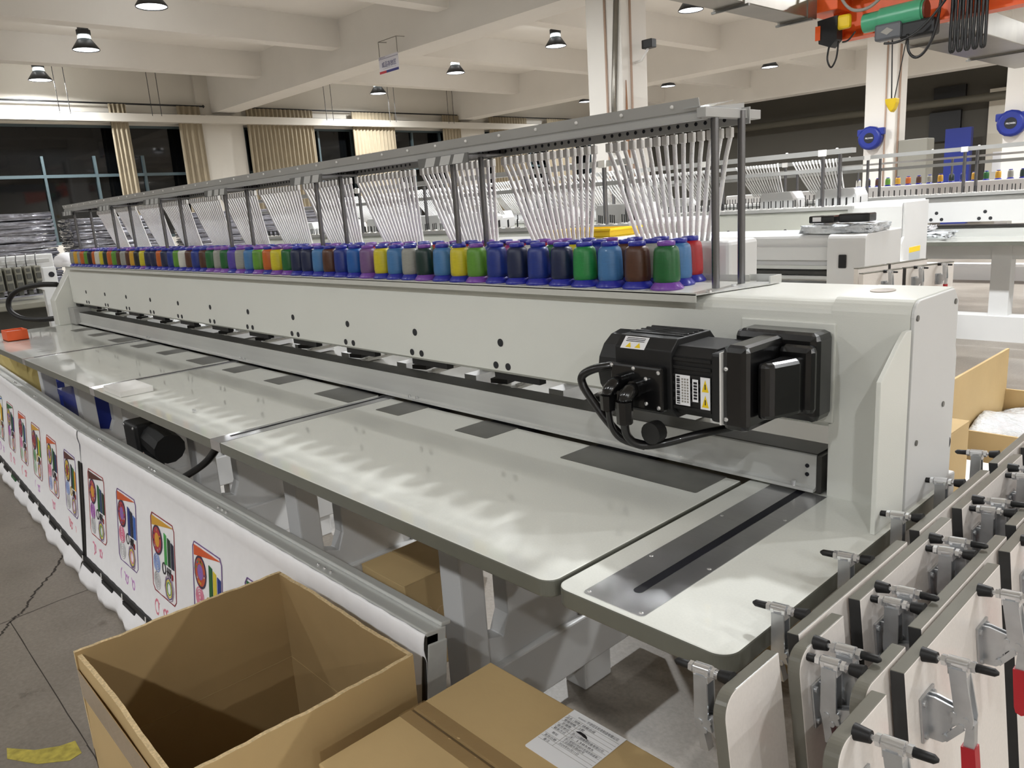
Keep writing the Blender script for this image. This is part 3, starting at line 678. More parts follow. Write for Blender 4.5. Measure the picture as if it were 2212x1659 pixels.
    # script below the patch
    pm = smat([(240, 150, 180), (214, 160, 220), (238, 140, 160)][seed % 3])
    for j in range(6): ring(0.035+0.027*j, -0.062+0.004*math.sin(j*2), 0.010 if j else 0.018, 0.0165 if j else 0.025, pm, 10, 1.3)
    return mb
def sample_frame(name_label, x0, x1, yaw, pivot, lefts, seed0, right_end):
    t = thing('sample_frame', name_label, 'display frame', (x1, 0.79, 0.0)); R = frame_xf(yaw, pivot)
    B = Vector((0, 0.754, 0.10)); T = Vector((0, 0.826, 0.68)); up = (T-B); L = up.length; up.normalize(); nrm = Vector((0, -up.z, up.y))
    def mp(u, v, d=0.0): return R @ (Vector((u, 0, 0))+B+up*v+nrm*d)
    # cloth: flat between the bars, wrapped over the top bar and hanging below the lower bar
    n = 110; rows = [(-0.10, 0.03, 1), (-0.07, 0.035, 1), (-0.03, 0.022, 0), (0.0, 0.004, 0), (0.2, 0.0, 0), (0.45, 0.0, 0), (0.53, 0.001, 0), (0.545, 0.006, 0), (0.56, 0.010, 0), (0.575, 0.011, 0), (0.588, 0.010, 0), (0.594, 0.007, 0)]
    vs = []; fs = []
    for ri, (v, d, wob) in enumerate(rows):
        for i in range(n+1):
            u = x0+(x1-x0)*i/n; k = 0.008*math.sin(i*0.5)+0.004*math.sin(i*1.1+1)
            vs.append(mp(u, v*(1 if v > -0.02 else 1+0.08*math.sin(i*0.21)+0.03*math.sin(i*0.63)), d+(k if wob else 0.0012*math.sin(i*1.7+v*30))))
    m = n+1
    for r in range(len(rows)-1):
        for i in range(n): fs.append((r*m+i, r*m+i+1, (r+1)*m+i+1, (r+1)*m+i))
    cl = MB(CLOTH).add(vs, fs, None, True).build('cloth', t, fix=False)
    s = cl.modifiers.new('thick', 'SOLIDIFY'); s.thickness = 0.0015; s.offset = -1
    # aluminium top bar behind the cloth
    def bar(u0, u1, v0, v1, d0, d1, m, nm, bev=0.003):
        mb = MB(m); c = [mp(u, v, d) for d in (d0, d1) for v in (v0, v1) for u in (u0, u1)]
        mb.add(c, [(0, 1, 3, 2), (4, 6, 7, 5), (0, 4, 5, 1), (2, 3, 7, 6), (0, 2, 6, 4), (1, 5, 7, 3)])
        return mb.build(nm, t, bev)
    tb = bar(x0, x1, 0.555, 0.597, -0.05, 0.004, ALU, 'top_bar')
    bar(x0, x1, 0.597, 0.607, -0.062, -0.036, ALU, 'bar_ridge')
    u = x0
    clipc = [BLACKM, mat('clip_green', (22, 92, 46), 0.4)]
    lb = bar(x0, x1, -0.012, 0.012, 0.002, 0.016, BLACKM, 'lower_bar')
    k = 0
    while u < x1-0.3:
        bar(u+0.02, u+0.16, -0.024, -0.008, 0.008, 0.022, clipc[1] if (seed0 > 5 and k == 7) else BLACKM, 'clip', 0.002)
        bar(u-0.006, u+0.006, -0.013, 0.013, 0.0165, 0.0175, WHITE, 'bar_joint', 0); u += 0.28; k += 1
    bar(x1-0.012, x1, 0.0, 0.59, -0.03, 0.006, mat('frame_dark', (70, 68, 64), 0.4, 0.5), 'side_bar') if right_end else bar(x1-0.02, x1-0.0, 0.0, 0.45, 0.002, 0.008, BLACKM, 'side_strip')
    if right_end:
        bar(x0, x0+0.022, 0.0, 0.45, 0.002, 0.008, BLACKM, 'side_strip')
        bar(x1-0.055, x1-0.012, 0.0, 0.555, -0.045, -0.004, mat('frame_dark', (70, 68, 64), 0.4, 0.5), 'end_upright')
        bar(x1-0.001, x1+0.004, 0.05, 0.57, -0.05, 0.0, ALU, 'end_plate')
    for uu in ([x0+0.25+0.62*i for i in range(int((x1-x0-0.2)/0.62)+1)]):
        for q in range(3):
            c = mp(uu+0.03*q, 0.5985, -0.012); MB(CHROME).lathe([(0.004, -0.002), (0.004, 0.003), (0.002, 0.004)], c, 8).build('bar_screw', t)
    for i, u0 in enumerate(lefts):
        patch(lambda a, b, d: mp(u0+a, 0.145+b, 0.0008+d), seed0+i).build('embroidered_patch', t, fix=False)
    return t
PV = (-3.80, 0.826, 0.0)
sample_frame('near aluminium frame of white cloth with embroidered patches behind the open carton', -3.80, -1.217, 0.0, PV, [-3.70+0.4*i for i in range(6)], 0, True)
sample_frame('far frame of white cloth with embroidered patches at the left edge', -7.6, -3.815, -math.radians(2), PV, [-4.15-0.4*i for i in range(8)], 8, False)

# ================================================================== CARTONS
def wob_flap(p0, p1, h, out, r, thick=0.009):
    # upright flap from p0 to p1 (bottom edge), height h, leaning by vector out at the top, ragged rim
    p0 = Vector(p0); p1 = Vector(p1); n = 26; d = (p1-p0).normalized(); nn = Vector((d.y, -d.x, 0))
    mb = MB(CARD, CARDI, CARDE); vs = []
    for s in (-1, 1):
        for k, t in enumerate((0, 0.3, 0.7, 0.93, 1.0)):
            for i in range(n+1):
                q = p0.lerp(p1, i/n); w = 0.0018*math.sin(i*0.3+r)*t
                rag = (0.001*math.sin(i*0.8+r)+0.0008*math.sin(i*2.1+2*r)) if t == 1.0 else 0
                vs.append(q+Vector(out)*t+nn*(s*thick/2+w)+Vector((0, 0, h*t+rag)))
    m = n+1; o = 5*m
    for s, mm in ((0, CARD), (1, CARDI)):
        fs = [(s*o+k*m+i, s*o+k*m+i+1, s*o+(k+1)*m+i+1, s*o+(k+1)*m+i) for k in range(4) for i in range(n)]
        mb.add(vs if s == 0 else [], [] , mm) if False else None
        if s == 0: mb.add(vs, fs, CARD)
        else:
            for f in fs: mb.f.append(f); mb.m.append(1); mb.sm.append(False)
    for i in range(n): mb.f.append((4*m+i, 4*m+i+1, o+4*m+i+1, o+4*m+i)); mb.m.append(2); mb.sm.append(False)
    for i in (0, n):
        for k in range(4): mb.f.append((k*m+i, (k+1)*m+i, o+(k+1)*m+i, o+k*m+i)); mb.m.append(2); mb.sm.append(False)
    return mb
bx0, bx1, by0, by1, bh = -1.722, -1.167, 0.282, 0.752, 0.47
ob = thing('open_carton', 'large open cardboard carton with raised flaps, bottom left', 'cardboard box', (-1.44, 0.52, 0))
w = MB(CARD, CARDI); th = 0.006
w.box(bx0, bx1, by0, by0+th, 0, bh); w.box(bx0, bx1, by1-th, by1, 0, bh); w.box(bx0, bx0+th, by0, by1, 0, bh); w.box(bx1-th, bx1, by0, by1, 0, bh); w.box(bx0, bx1, by0, by1, 0, 0.006)
w.build('carton_body', ob)
w = MB(CARDI); e = 0.0068
for a in ((bx0+e, bx1-e, by0+e, by0+e+0.0006), (bx0+e, bx1-e, by1-e-0.0006, by1-e), (bx0+e, bx0+e+0.0006, by0+e, by1-e), (bx1-e-0.0006, bx1-e, by0+e, by1-e)): w.box(*a, 0.006, bh-0.004)
w.build('carton_lining', ob)
wob_flap((bx0+0.004, by0, bh), (bx0+0.004, by1-0.004, bh), 0.232, (0.002, 0, 0), 0.3).build('flap', ob, fix=False)
wob_flap((bx1-0.004, by1, bh), (bx1-0.004, by0, bh), 0.228, (0.004, 0, 0), 1.3).build('flap', ob, fix=False)
wob_flap((bx0+0.010, by1-0.003, bh), (bx1, by1-0.003, bh), 0.230, (0, -0.002, 0), 2.3).build('flap', ob, fix=False)
wob_flap((bx1, by0+0.004, bh), (bx0, by0+0.004, bh), 0.225, (0, 0.006, 0), 3.3).build('flap', ob, fix=False)
tp = MB(TAPE); tp.box(bx0-0.002, bx0-0.0005, by0+0.02, by1-0.02, 0.60, 0.66); tp.box(bx0+0.01, bx1+0.004, by0-0.0012, by0-0.0002, 0.60, 0.665); tp.build('tape_strip', ob)
tn = MB(CARD).tube([(-1.70, 0.30, 0.675), (-1.735, 0.29, 0.66), (-1.77, 0.30, 0.662)], [0.004, 0.003, 0.001], 6); tn.build('torn_strip', ob)
# closed taped carton with the shipping label
cx0, cx1, cy0, cy1, cz, cs = -1.088, -0.53, 0.492, 0.885, 0.65, 0.688
cbx = thing('taped_carton', 'closed cardboard carton with clear tape and white shipping label, bottom centre', 'cardboard box', (-0.81, 0.69, 0))
MB(CARD).box(cx0, cx1, cy0, cy1, 0, cz-0.006).build('carton_body', cbx, 0.003)
MB(CARD).box(cx0, cx1, cs+0.003, cy1, cz-0.007, cz, bev=0.0025).build('top_flap', cbx); MB(CARD).box(cx0, cx1, cy0, cs-0.003, cz-0.007, cz, bev=0.0025).build('top_flap', cbx)
tp = MB(TAPE); n = 40; vs = []
for i in range(n+1):
    for j in range(5):
        x = cx0-0.001+(cx1-cx0)*i/n; y = cs-0.030+0.015*j; vs.append((x, y, cz+0.0008+(0.0016*abs(math.sin(i*1.3+j*2)) if j in (1, 2, 3) else 0)-(0.002 if j == 2 else 0)))
tp.add(vs, [(i*5+j, i*5+j+1, (i+1)*5+j+1, (i+1)*5+j) for i in range(n) for j in range(4)], None, True)
MATS.pop('clear_tape', None)
tp.mats = [mat('clear_tape', (150, 120, 78), 0.06, alpha=0.45, bump=0.5, bscale=40, coat=1.0)]
tp.build('tape_strip', cbx, fix=False)
MB(DARK).box(cx0+0.001, cx1, cs-0.003, cs+0.003, cz-0.0075, cz-0.004).build('seam_gap', cbx)
# shipping label
lx0, lx1, ly0, ly1, lz = -0.858, -0.738, 0.757, 0.884, cz+0.0006
lb = MB(PAPER, INK, WIRE)
lb.prism(rounded(lx0, lx1, ly0, ly1, 0.004, 0.004), 'z', lz, lz+0.0006, PAPER)
lo = lb.build('shipping_label', cbx); lo['label'] = 'white printed shipping label'
LH = ly1-ly0; LW = lx1-lx0; zt = lz+0.0009
pr = MB(INK, WIRE)
def tline(u, v, s, size, width):
    add_text(pr, s, size, Matrix.Translation((lx0+u*LW, ly0+v*LH, zt)), INK, width*LW)
for v in (0.855, 0.785, 0.715, 0.645, 0.575, 0.505, 0.385, 0.315, 0.245): pr.box(lx0+0.002, lx1-0.002, ly0+v*LH-0.0003, ly0+v*LH+0.0003, zt-0.0002, zt, WIRE)
pr.box(lx0+0.30*LW, lx0+0.305*LW, ly0+0.245*LH, ly0+0.855*LH, zt-0.0002, zt, WIRE)
tline(0.34, 0.888, '宁波冠玉机电制造有限公司', 0.008, 0.58); tline(0.17, 0.895, 'GUANYU', 0.005, 0.14)
for v, s, wd in ((0.798, '品名 / 规格', 0.25), (0.728, '整箱规格', 0.22), (0.658, '总箱数', 0.17), (0.588, '收货单位', 0.22), (0.518, '联系方式', 0.22), (0.425, '地址', 0.11), (0.328, '发货日期', 0.22), (0.258, '备注', 0.11)): tline(0.155-wd/2, v, s, 0.0065, wd)
for v, s, wd in ((0.798, '绣框总成', 0.24), (0.728, '2套', 0.10), (0.588, '浙江兴越缝制设备有限公司', 0.58), (0.518, '王 138585', 0.46), (0.448, '浙江省绍兴市绍兴市滨东街道第二', 0.64), (0.398, '工业园越东路682号', 0.40), (0.328, '2024年01月11日', 0.36)): tline(0.335, v, s, 0.0065, wd)
pr.prism([(lx0+LW*a, ly0+LH*b) for a, b in ((0.345, 0.665), (0.40, 0.705), (0.50, 0.70), (0.56, 0.672), (0.58, 0.645), (0.66, 0.622), (0.575, 0.638), (0.47, 0.655), (0.38, 0.66))], 'z', zt-0.0002, zt, INK)
pr.build('label_print', lo, fix=False)
# carton under the table
ub = thing('small_carton', 'brown cardboard carton on the floor under the table between white legs', 'cardboard box', (-2.12, 1.42, 0))
MB(CARD).box(-2.25, -1.99, 1.28, 1.535, 0, 0.346, bev=0.003).build('carton_body', ub)
u2 = MB(CARD); u2.box(-2.25, -1.99, 1.28, 1.405, 0.346, 0.35); u2.box(-2.25, -1.99, 1.409, 1.535, 0.346, 0.35); u2.build('top_flap', ub)
ubp = MB(CARDE)
for a, b in ((1.36, 0.22), (1.42, 0.20)):
    ubp.disc((-1.9893, a, b), (1, 0, 0), 0.022, 14, None, 0.019); ubp.box(-1.9896, -1.989, a-0.012, a+0.012, b-0.05, b-0.046)
ubp.build('printed_mark', ub)
# white strap and floor marks
st = MB(mat('white_strap', (190, 188, 184), 0.5)); pts = [(-1.33, 1.30), (-1.27, 1.33), (-1.20, 1.385), (-1.13, 1.45)]
vs = []
for i, (x, y) in enumerate(pts): vs += [(x-0.012, y+0.014, 0.004+0.003*i), (x+0.012, y-0.014, 0.004+0.003*i)]
o = st.add(vs, [(2*i, 2*i+1, 2*i+3, 2*i+2) for i in range(3)]).build('packing_strap'); sd = o.modifiers.new('t', 'SOLIDIFY'); sd.thickness = 0.003
tag(o, 'white packing strap lying on the floor under the table', 'strap')
# ================================================================== TABLE PANELS WITH TOGGLE CLAMPS (right foreground)
def clamp_meshes():
    D = {}
    # local axes: x = away from the board face, y = along the board, z = up the board
    m = MB(ZINC)
    m.box(0, 0.003, -0.022, 0.022, -0.030, 0.028, bev=0.001)
    m.prism([(0.0, 0.026), (0.012, 0.026), (0.040, 0.018), (0.040, 0.004), (0.026, -0.010), (0.026, -0.024), (0.018, -0.030), (0.0, -0.030)], 'y', -0.006, -0.003)
    m.prism([(0.0, 0.026), (0.012, 0.026), (0.040, 0.018), (0.040, 0.004), (0.026, -0.010), (0.026, -0.024), (0.018, -0.030), (0.0, -0.030)], 'y', 0.003, 0.006)
    for y, z in ((-0.015, 0.020), (0.015, 0.020), (-0.015, -0.022), (0.015, -0.022)): m.cyl((0.003, y, z), (0.006, y, z), 0.0042, n=8)
    for x, z in ((0.033, 0.013), (0.046, 0.010), (0.040, 0.0), (0.022, -0.020)): m.cyl((x, -0.010, z), (x, 0.010, z), 0.0038, n=8)
    D['toggle_clamp'] = m.mesh('toggle_clamp')
    a = MB(ZINC)
    a.prism([(0.030, 0.0), (0.052, 0.0), (0.054, 0.012), (0.048, 0.072), (0.030, 0.072), (0.034, 0.016)], 'y', -0.009, -0.0065); a.prism([(0.030, 0.0), (0.052, 0.0), (0.054, 0.012), (0.048, 0.072), (0.030, 0.072), (0.034, 0.016)], 'y', 0.0065, 0.009)
    a.box(0.046, 0.0485, -0.008, 0.008, 0.01, 0.07)
    a.prism([(0.018, -0.022), (0.024, -0.026), (0.044, -0.004), (0.040, 0.004)], 'y', -0.0085, -0.0065)
    D['clamp_arm'] = a.mesh('clamp_arm')
    s = MB(CHROME)
    s.cyl((0.014, 0, 0.076), (0.066, 0, 0.076), 0.0032, n=8); s.cyl((0.028, 0, 0.076), (0.050, 0, 0.076), 0.0078, n=14)
    s.cyl((0.021, 0, 0.076), (0.026, 0, 0.076), 0.0068, n=6, smooth=False); s.cyl((0.052, 0, 0.076), (0.0575, 0, 0.076), 0.0068, n=6, smooth=False)
    s.box(0.029, 0.033, -0.008, 0.008, 0.064, 0.078); s.box(0.045, 0.049, -0.008, 0.008, 0.064, 0.078)
    D['spindle'] = s.mesh('spindle')
    D['rubber_tip'] = MB(RUBBER).cyl((-0.001, 0, 0.076), (0.016, 0, 0.076), 0.0092, 0.0068, n=14).mesh('rubber_tip')
    D['end_cap'] = MB(RUBBER).tube([(0.0575, 0, 0.076), (0.076, 0, 0.076), (0.080, 0, 0.076)], [0.0052, 0.0048, 0.002], 10).mesh('end_cap')
    h = MB(RED); pts = [(-0.0075+0.0, -0.014), (-0.008, -0.07), (-0.0065, -0.078), (0, -0.081), (0.0065, -0.078), (0.008, -0.07), (0.0075, -0.014)]
    h.prism([(0.046+p[0], p[1]-0.012) for p in pts], 'y', -0.008, 0.008)
    D['red_grip'] = h.mesh('red_grip')
    k = MB(ZINC); k.prism([(0.040, -0.03), (0.052, -0.03), (0.054, 0.004), (0.046, 0.008)], 'y', -0.006, 0.006); D['handle_shank'] = k.mesh('handle_shank')
    return D
CL = clamp_meshes()
def place_clamp(parent, M, red=True):
    c = obj('toggle_clamp', CL['toggle_clamp'], parent, M); c.matrix_parent_inverse = WM[parent.name].inverted()
    for k in ('clamp_arm', 'spindle', 'rubber_tip', 'end_cap', 'red_grip', 'handle_shank'):
        if k == 'red_grip' and not red: continue
        o = obj(k, CL[k], c)
        if k == 'red_grip': o['label'] = 'red plastic handle grip'
def comb_poly(h, depth=0.40):
    # outline along the board (u) and up (v), v = 0 at the top edge; rounded near corner
    r = 0.028; pts = [(0, -h)]
    pts += [(0, -r)]+[(r-r*math.cos(math.radians(a)), -r+r*math.sin(math.radians(a))) for a in (9, 18, 27, 36, 45, 54, 63, 72, 81)]+[(r, 0)]
    teeth = [(0, 0.125), (0.175, 0.53), (0.58, 0.935), (0.985, 1.30)]
    for i, (a, b) in enumerate(teeth):
        if i: pts += [(a, 0)]
        pts += [(b, 0)]
        if i < 3: pts += [(b, -depth), (teeth[i+1][0], -depth)]
    pts += [(1.30, -h)]
    return pts
def comb_panel(xface, ystart, side, label, lean=6.0, h=0.985, clamps=True, ztop=0.995, yaw=0.0, length_clamps=(0.045, 0.232, 0.437, 0.64, 0.845, 1.05)):
    # xface: x of the +X face at the top edge; side=+1 clamps on the +X face, -1 on the -X face
    t = thing('table_panel', label, 'table panel', (xface, ystart+0.6, 0.0), 'notched table panels leaning at the right')
    th = 0.0168
    M = Matrix.Translation((xface, ystart, ztop)) @ Matrix.Rotation(yaw, 4, 'Z') @ Matrix.Rotation(-math.radians(lean), 4, 'Y')
    poly = comb_poly(h); n = len(poly)
    mb = MB(PANEL, BANDP, CUT)
    vs = [M @ Vector((x, u, v)) for x in (0, -th) for u, v in poly]
    mb.add(vs, [tuple(range(n)), tuple(range(n, 2*n))[::-1]], PANEL)
    for i in range(n):
        j = (i+1) % n; a, b = poly[i], poly[j]
        slot_side = abs(a[0]-b[0]) < 1e-6 and min(a[1], b[1]) > -0.45 and 0.1 < a[0] < 1.29
        mm = 2 if (slot_side or (abs(a[1]+0.40) < 1e-6 and abs(b[1]+0.40) < 1e-6)) else 1
        mb.f.append((i, j, n+j, n+i)); mb.m.append(mm); mb.sm.append(False)
    mb.build('board', t, 0.0015)
    if clamps:
        for u in length_clamps:
            if side > 0: Mc = M @ Matrix.Translation((0.0, u, -0.078))
            else: Mc = M @ Matrix.Translation((-th, u, -0.078)) @ Matrix.Rotation(PI, 4, 'Z')
            place_clamp(t, Mc, side > 0)
    return t
comb_panel(-0.416, 0.668, -1, 'notched white table panel nearest the machine table, clamps on its far side')
comb_panel(-0.395, 0.800, 1, 'second notched white table panel from the machine table, clamps facing right')
comb_panel(-0.309, 0.778, -1, 'third notched white table panel from the machine table, clamps facing left')
comb_panel(-0.289, 0.670, 1, 'nearest notched white table panel at the right with red clamp handles')
# two more boards of the same kind standing farther back beyond the end housing
def small_board(p0, p1, h, label, cl):
    p0 = Vector(p0); p1 = Vector(p1); d = (p1-p0).normalized(); L = (p1-p0).length; ang = math.atan2(d.y, d.x)
    t = thing('table_panel', label, 'table panel', (p0.x, p0.y, 0.0), 'white panels behind the end housing')
    M = Matrix.Translation(p0) @ Matrix.Rotation(ang-PI/2, 4, 'Z')
    b = MB(PANEL, BANDP, CUT); b.box(-0.017, 0, 0, L*0.42, -h, 0); b.box(-0.017, 0, L*0.46, L, -h, 0); b.box(-0.0172, 0.0002, L*0.42, L*0.46, -h, -0.16); b.box(-0.018, 0.001, 0, L*0.42, 0.0, 0.003, BANDP); b.box(-0.018, 0.001, L*0.46, L, 0.0, 0.003, BANDP); b.box(-0.017, -0.001, L*0.455, L*0.461, -0.16, 0, CUT)
    b.xf(M).build('board', t)
    for u in cl: place_clamp(t, M @ Matrix.Translation((0, u*L, -0.05)) @ Matrix.Diagonal((0.66, 0.66, 0.66, 1)))
small_board((-1.085, 2.60, 1.249), (-0.945, 3.02, 1.262), 1.249, 'notched white panel with red clamp handles behind the machine end housing', (0.22, 0.55, 0.82))
small_board((-1.115, 2.63, 1.262), (-1.02, 2.98, 1.272), 1.262, 'white panel standing behind the one with red handles, past the end housing', ())
# ================================================================== OTHER MACHINES BEHIND
SPIN = MB(BLACKM).cyl((0, 0, 0), (0, 0, 0.075), 0.004, n=6).cyl((0, 0, 0), (0, 0, 0.006), 0.03, n=10, m=WHITE).mesh('thread_spindle')
def back_machine(root_label, x0, x1, yf, pitch, hole_x, post_x, fans, covers=(), end=True, base_open=False, triple=True, zr=1.80, spind_step=0.11, td=0.75):
    t = thing('embroidery_machine', root_label, 'machine', ((x0+x1)/2, yf, 0))
    A = lambda mb, nm, par=None, bev=0.0: mb.build(nm, par or t, bev)
    prof = [(yf, 1.085), (yf, 1.30)]+arc(yf+0.03, 1.305, 0.03, 180, 90, 4)+[(yf+0.30, 1.335), (yf+0.30, 1.085)]
    bm_ = A(MB(PAINT if not base_open else PAINT2).prism(prof, 'x', x0, x1-0.2), 'beam')
    x = hole_x
    me = MB(PLUG).cyl((0, 0.004, 0), (0, -0.002, 0), 0.017, n=12).mesh('hole_plug')
    while x > x0:
        for dx, z in (((0, 1.179), (-0.05, 1.115), (0.05, 1.115)) if triple else ((0, 1.179),)): obj('hole_plug', me, bm_, Matrix.Translation((x+dx, yf, z)))
        x -= pitch
    x = hole_x+pitch
    while x < x1-0.25:
        for dx, z in (((0, 1.179), (-0.05, 1.115), (0.05, 1.115)) if triple else ((0, 1.179),)): obj('hole_plug', me, bm_, Matrix.Translation((x+dx, yf, z)))
        x += pitch
    A(MB(ALUP).box(x0, x1-0.45, yf-0.05, yf+0.22, 1.338, 1.365), 'thread_tray')
    # spindles on the tray: one object, far too many to tell apart
    sp = MB(BLACKM, WHITE); x = x0
    while x < x1-0.5:
        for y in (yf-0.02, yf+0.07, yf+0.16):
            xx = x+(y-yf)*0.2
            sp.cyl((xx, y, 1.365), (xx, y, 1.43), 0.0045, n=5, m=BLACKM); sp.cyl((xx, y, 1.365), (xx, y, 1.372), 0.022, n=6, m=WHITE)
        x += spind_step
    A(sp, 'thread_spindles')['kind'] = 'stuff'
    r = A(MB(ALUP).box(x0, x1-0.5, yf+0.02, yf+0.10, zr-0.03, zr+0.008), 'top_rail'); A(MB(ALUP).box(x0, x1-0.5, yf+0.2, yf+0.235, zr-0.16, zr-0.13), 'lower_rail')
    for px in post_x:
        A(MB(POST).cyl((px, yf+0.03, 1.36), (px, yf+0.03, zr-0.03), 0.016, n=8), 'post'); A(MB(POST).cyl((px+0.06, yf+0.2, 1.36), (px+0.06, yf+0.2, zr-0.03), 0.016, n=8), 'post'); A(MB(WHITE).box(px-0.03, px+0.03, yf+0.0, yf+0.02, zr-0.04, zr+0.01), 'post_clip')
    for i in range(14):
        xx = x1-0.62-0.42*i
        if xx > x0: A(MB(WHITE).lathe([(0.012, 0), (0.008, 0.008)], (xx, yf+0.03, zr+0.008), 8), 'rivet', r)
    for (tx0, tx1, bx0_, bx1_, n) in fans:
        for k in range(n):
            q = k/(n-1); a = Vector((tx0+(tx1-tx0)*q, yf+0.21, zr-0.06)); b = Vector((bx0_+(bx1_-bx0_)*q, yf+0.36, 1.47))
            A(MB(TUBE).tube([a, a.lerp(b, 0.5)+Vector((0, 0, -0.01)), b], 0.0065, 5), 'thread_tube')
    for cx0_, cx1_ in covers:
        c = MB(PAINT2); c.prism([(cx0_, 1.36), (cx0_, 1.47), (cx0_+0.02, 1.50), (cx1_-0.03, 1.50), (cx1_, 1.44), (cx1_, 1.36)], 'y', yf+0.28, yf+0.5); A(c, 'head_cover', None, 0.006)
    if end:
        A(MB(PAINT2).prism([(yf-0.05, 0.62), (yf-0.05, 1.06), (yf-0.02, 1.10), (yf-0.02, 1.33)]+arc(yf+0.02, 1.345, 0.04, 180, 90, 4)+[(yf+0.45, 1.385), (yf+0.45, 0.62)], 'x', x1-0.5, x1-0.09), 'end_housing', None, 0.006)
        A(MB(PAINT2).prism([(yf-0.06, 0.5), (yf-0.06, 1.07), (yf-0.01, 1.12), (yf-0.01, 1.375), (yf+0.46, 1.375), (yf+0.46, 0.5)], 'x', x1-0.088, x1-0.07), 'end_cover', None, 0.004)
        A(MB(PAINT2).box(x1-0.38, x1-0.09, yf, yf+0.4, 0.0, 0.62), 'end_leg')
        s = MB(WARN); s.box(x1-0.0705, x1-0.0685, yf+0.1, yf+0.32, 0.99, 1.03); s.box(x1-0.0705, x1-0.0685, yf+0.1, yf+0.32, 0.93, 0.985, mat('sticker_grey', (180, 186, 190), 0.5)); A(s, 'warning_sticker')
    A(MB(ALU).box(x0, x1-0.3, yf-0.07, yf, 0.945, 1.02), 'frame_rail'); A(MB(ANOD).box(x0, x1-0.3, yf+0.02, yf+0.35, 0.97, 1.04), 'under_beam')
    A(MB(LAM, BAND).prism([(x0, yf-td), (x1-0.02, yf-td), (x1-0.02, yf-0.02), (x0, yf-0.02)], 'z', 0.91, 0.945, LAM, BAND), 'table_top')
    for k in range(40):
        lx = x1-0.55-0.9*k
        if lx < x0: break
        A(MB(PAINT2).box(lx, lx+0.16, yf-td*0.6, yf-td*0.4, 0.2, 0.91), 'leg')
    A(MB(PAINT2).box(x0, x1-0.2, yf-td*0.67, yf-td*0.38, 0.0, 0.235), 'base_beam'); A(MB(PAINT2).box(x0, x1-0.2, yf-td*0.58, yf-td*0.48, 0.76, 0.90), 'upper_beam')
    return t
f2 = []
for i in range(9):
    xr = -2.90-0.54*i if i < 2 else -2.98-0.54*i
    f2.append((xr, xr-0.40, xr-0.02, xr-0.30, 15))
m2 = back_machine('white embroidery machine with empty spindles ending left of the bare-rail machine', -9.0, -2.22, 6.2, 0.54, -3.25, [-2.95-1.08*i for i in range(6)], f2, [(-3.64-1.08*i, -3.33-1.08*i) for i in range(5)]+[(-3.13, -2.78)], triple=False)
f1 = [(-3.52-0.4*i, -3.88-0.4*i, -3.50-0.4*i, -3.76-0.4*i, 13) for i in range(11)]
m1c = back_machine('white embroidery machine right behind the near one, seen through the thread tubes', -9.6, -2.95, 4.35, 0.4, -3.7, [-3.67-0.8*i for i in range(7)], f1, [(-3.98-0.8*i, -3.52-0.8*i) for i in range(7)], triple=True, td=0.4)
m3 = back_machine('long white embroidery machine with bare rail at the right edge behind', -6.5, 1.0, 8.66, 0.44, -2.9, [-3.62, -2.68, -1.74, -0.8, -4.56], [], end=False, base_open=True)
# wrapped parcels on the table of the right-hand machine
def film_lump(label, x0, x1, y0, y1, z0, z1, m, amp=0.02):
    bm = bmesh.new(); bmesh.ops.create_cube(bm, size=1); bmesh.ops.subdivide_edges(bm, edges=bm.edges[:], cuts=5, use_grid_fill=True)
    r = random.Random(x0)
    for v in bm.verts: v.co = Vector(((x0+x1)/2+v.co.x*(x1-x0), (y0+y1)/2+v.co.y*(y1-y0), (z0+z1)/2+v.co.z*(z1-z0)))+Vector((r.uniform(-amp, amp), r.uniform(-amp, amp), r.uniform(-amp, amp)*(v.co.z > -0.4)))
    return tag(MB().bm(bm, m, True).build('wrapped_parcel'), label, 'parcel')
film_lump('small parcel in clear film on the right-hand machine table, left one', -3.25, -2.98, 8.1, 8.35, 0.965, 1.03, BUBBLE); film_lump('small parcel in clear film on the right-hand machine table, right one', -2.95, -2.62, 8.1, 8.4, 0.965, 1.02, BUBBLE)
film_lump('crumpled white cloth lying on the film-wrapped parcels', -3.15, -2.8, 8.2, 8.4, 1.035, 1.08, CLOTH, 0.015)
# low white bridge machine between
b1 = thing('bridge_machine', 'low cream bridge-shaped machine just behind the thread tray end', 'machine', (-2.0, 3.6, 0))
A = lambda mb, nm, par=None, bev=0.0: mb.build(nm, par or b1, bev)
A(MB(PAINT2).prism([(3.5, 1.17), (3.5, 1.29)]+arc(3.53, 1.295, 0.03, 180, 90, 4)+[(3.85, 1.325), (3.85, 1.17)], 'x', -4.2, -1.6), 'bridge', None)
A(MB(PAINT2).box(-2.15, -1.62, 3.488, 3.50, 1.205, 1.268, bev=0.003), 'access_panel')
A(MB(PAINT2).prism([(3.46, 0.9), (3.46, 1.295)]+arc(3.49, 1.295, 0.03, 180, 90, 4)+[(3.86, 1.325), (3.86, 0.9)], 'x', -1.61, -1.44), 'side_tower', None, 0.004)
A(MB(PAINT2).box(-1.61, -1.44, 3.46, 3.86, 0, 0.9), 'tower_leg')
A(MB(PAINT2).prism([(-2.42, 1.14), (-2.40, 1.27), (-2.38, 1.31), (-2.20, 1.31), (-2.18, 1.27), (-2.13, 1.14)], 'y', 3.36, 3.5), 'head_cover', None, 0.006)
for z, m in ((1.175, ALU), (1.15, ANOD), (1.128, ALU), (1.09, ANOD)): A(MB(m).box(-4.2, -1.61, 3.47, 3.6, z-0.008, z+0.008), 'guide_rail')
A(MB(BLACKM).box(-1.555, -1.52, 3.452, 3.462, 1.175, 1.235, bev=0.004), 'power_switch'); A(MB(LAM, BAND).box(-4.25, -1.61, 3.1, 3.9, 0.9, 0.93), 'machine_table')
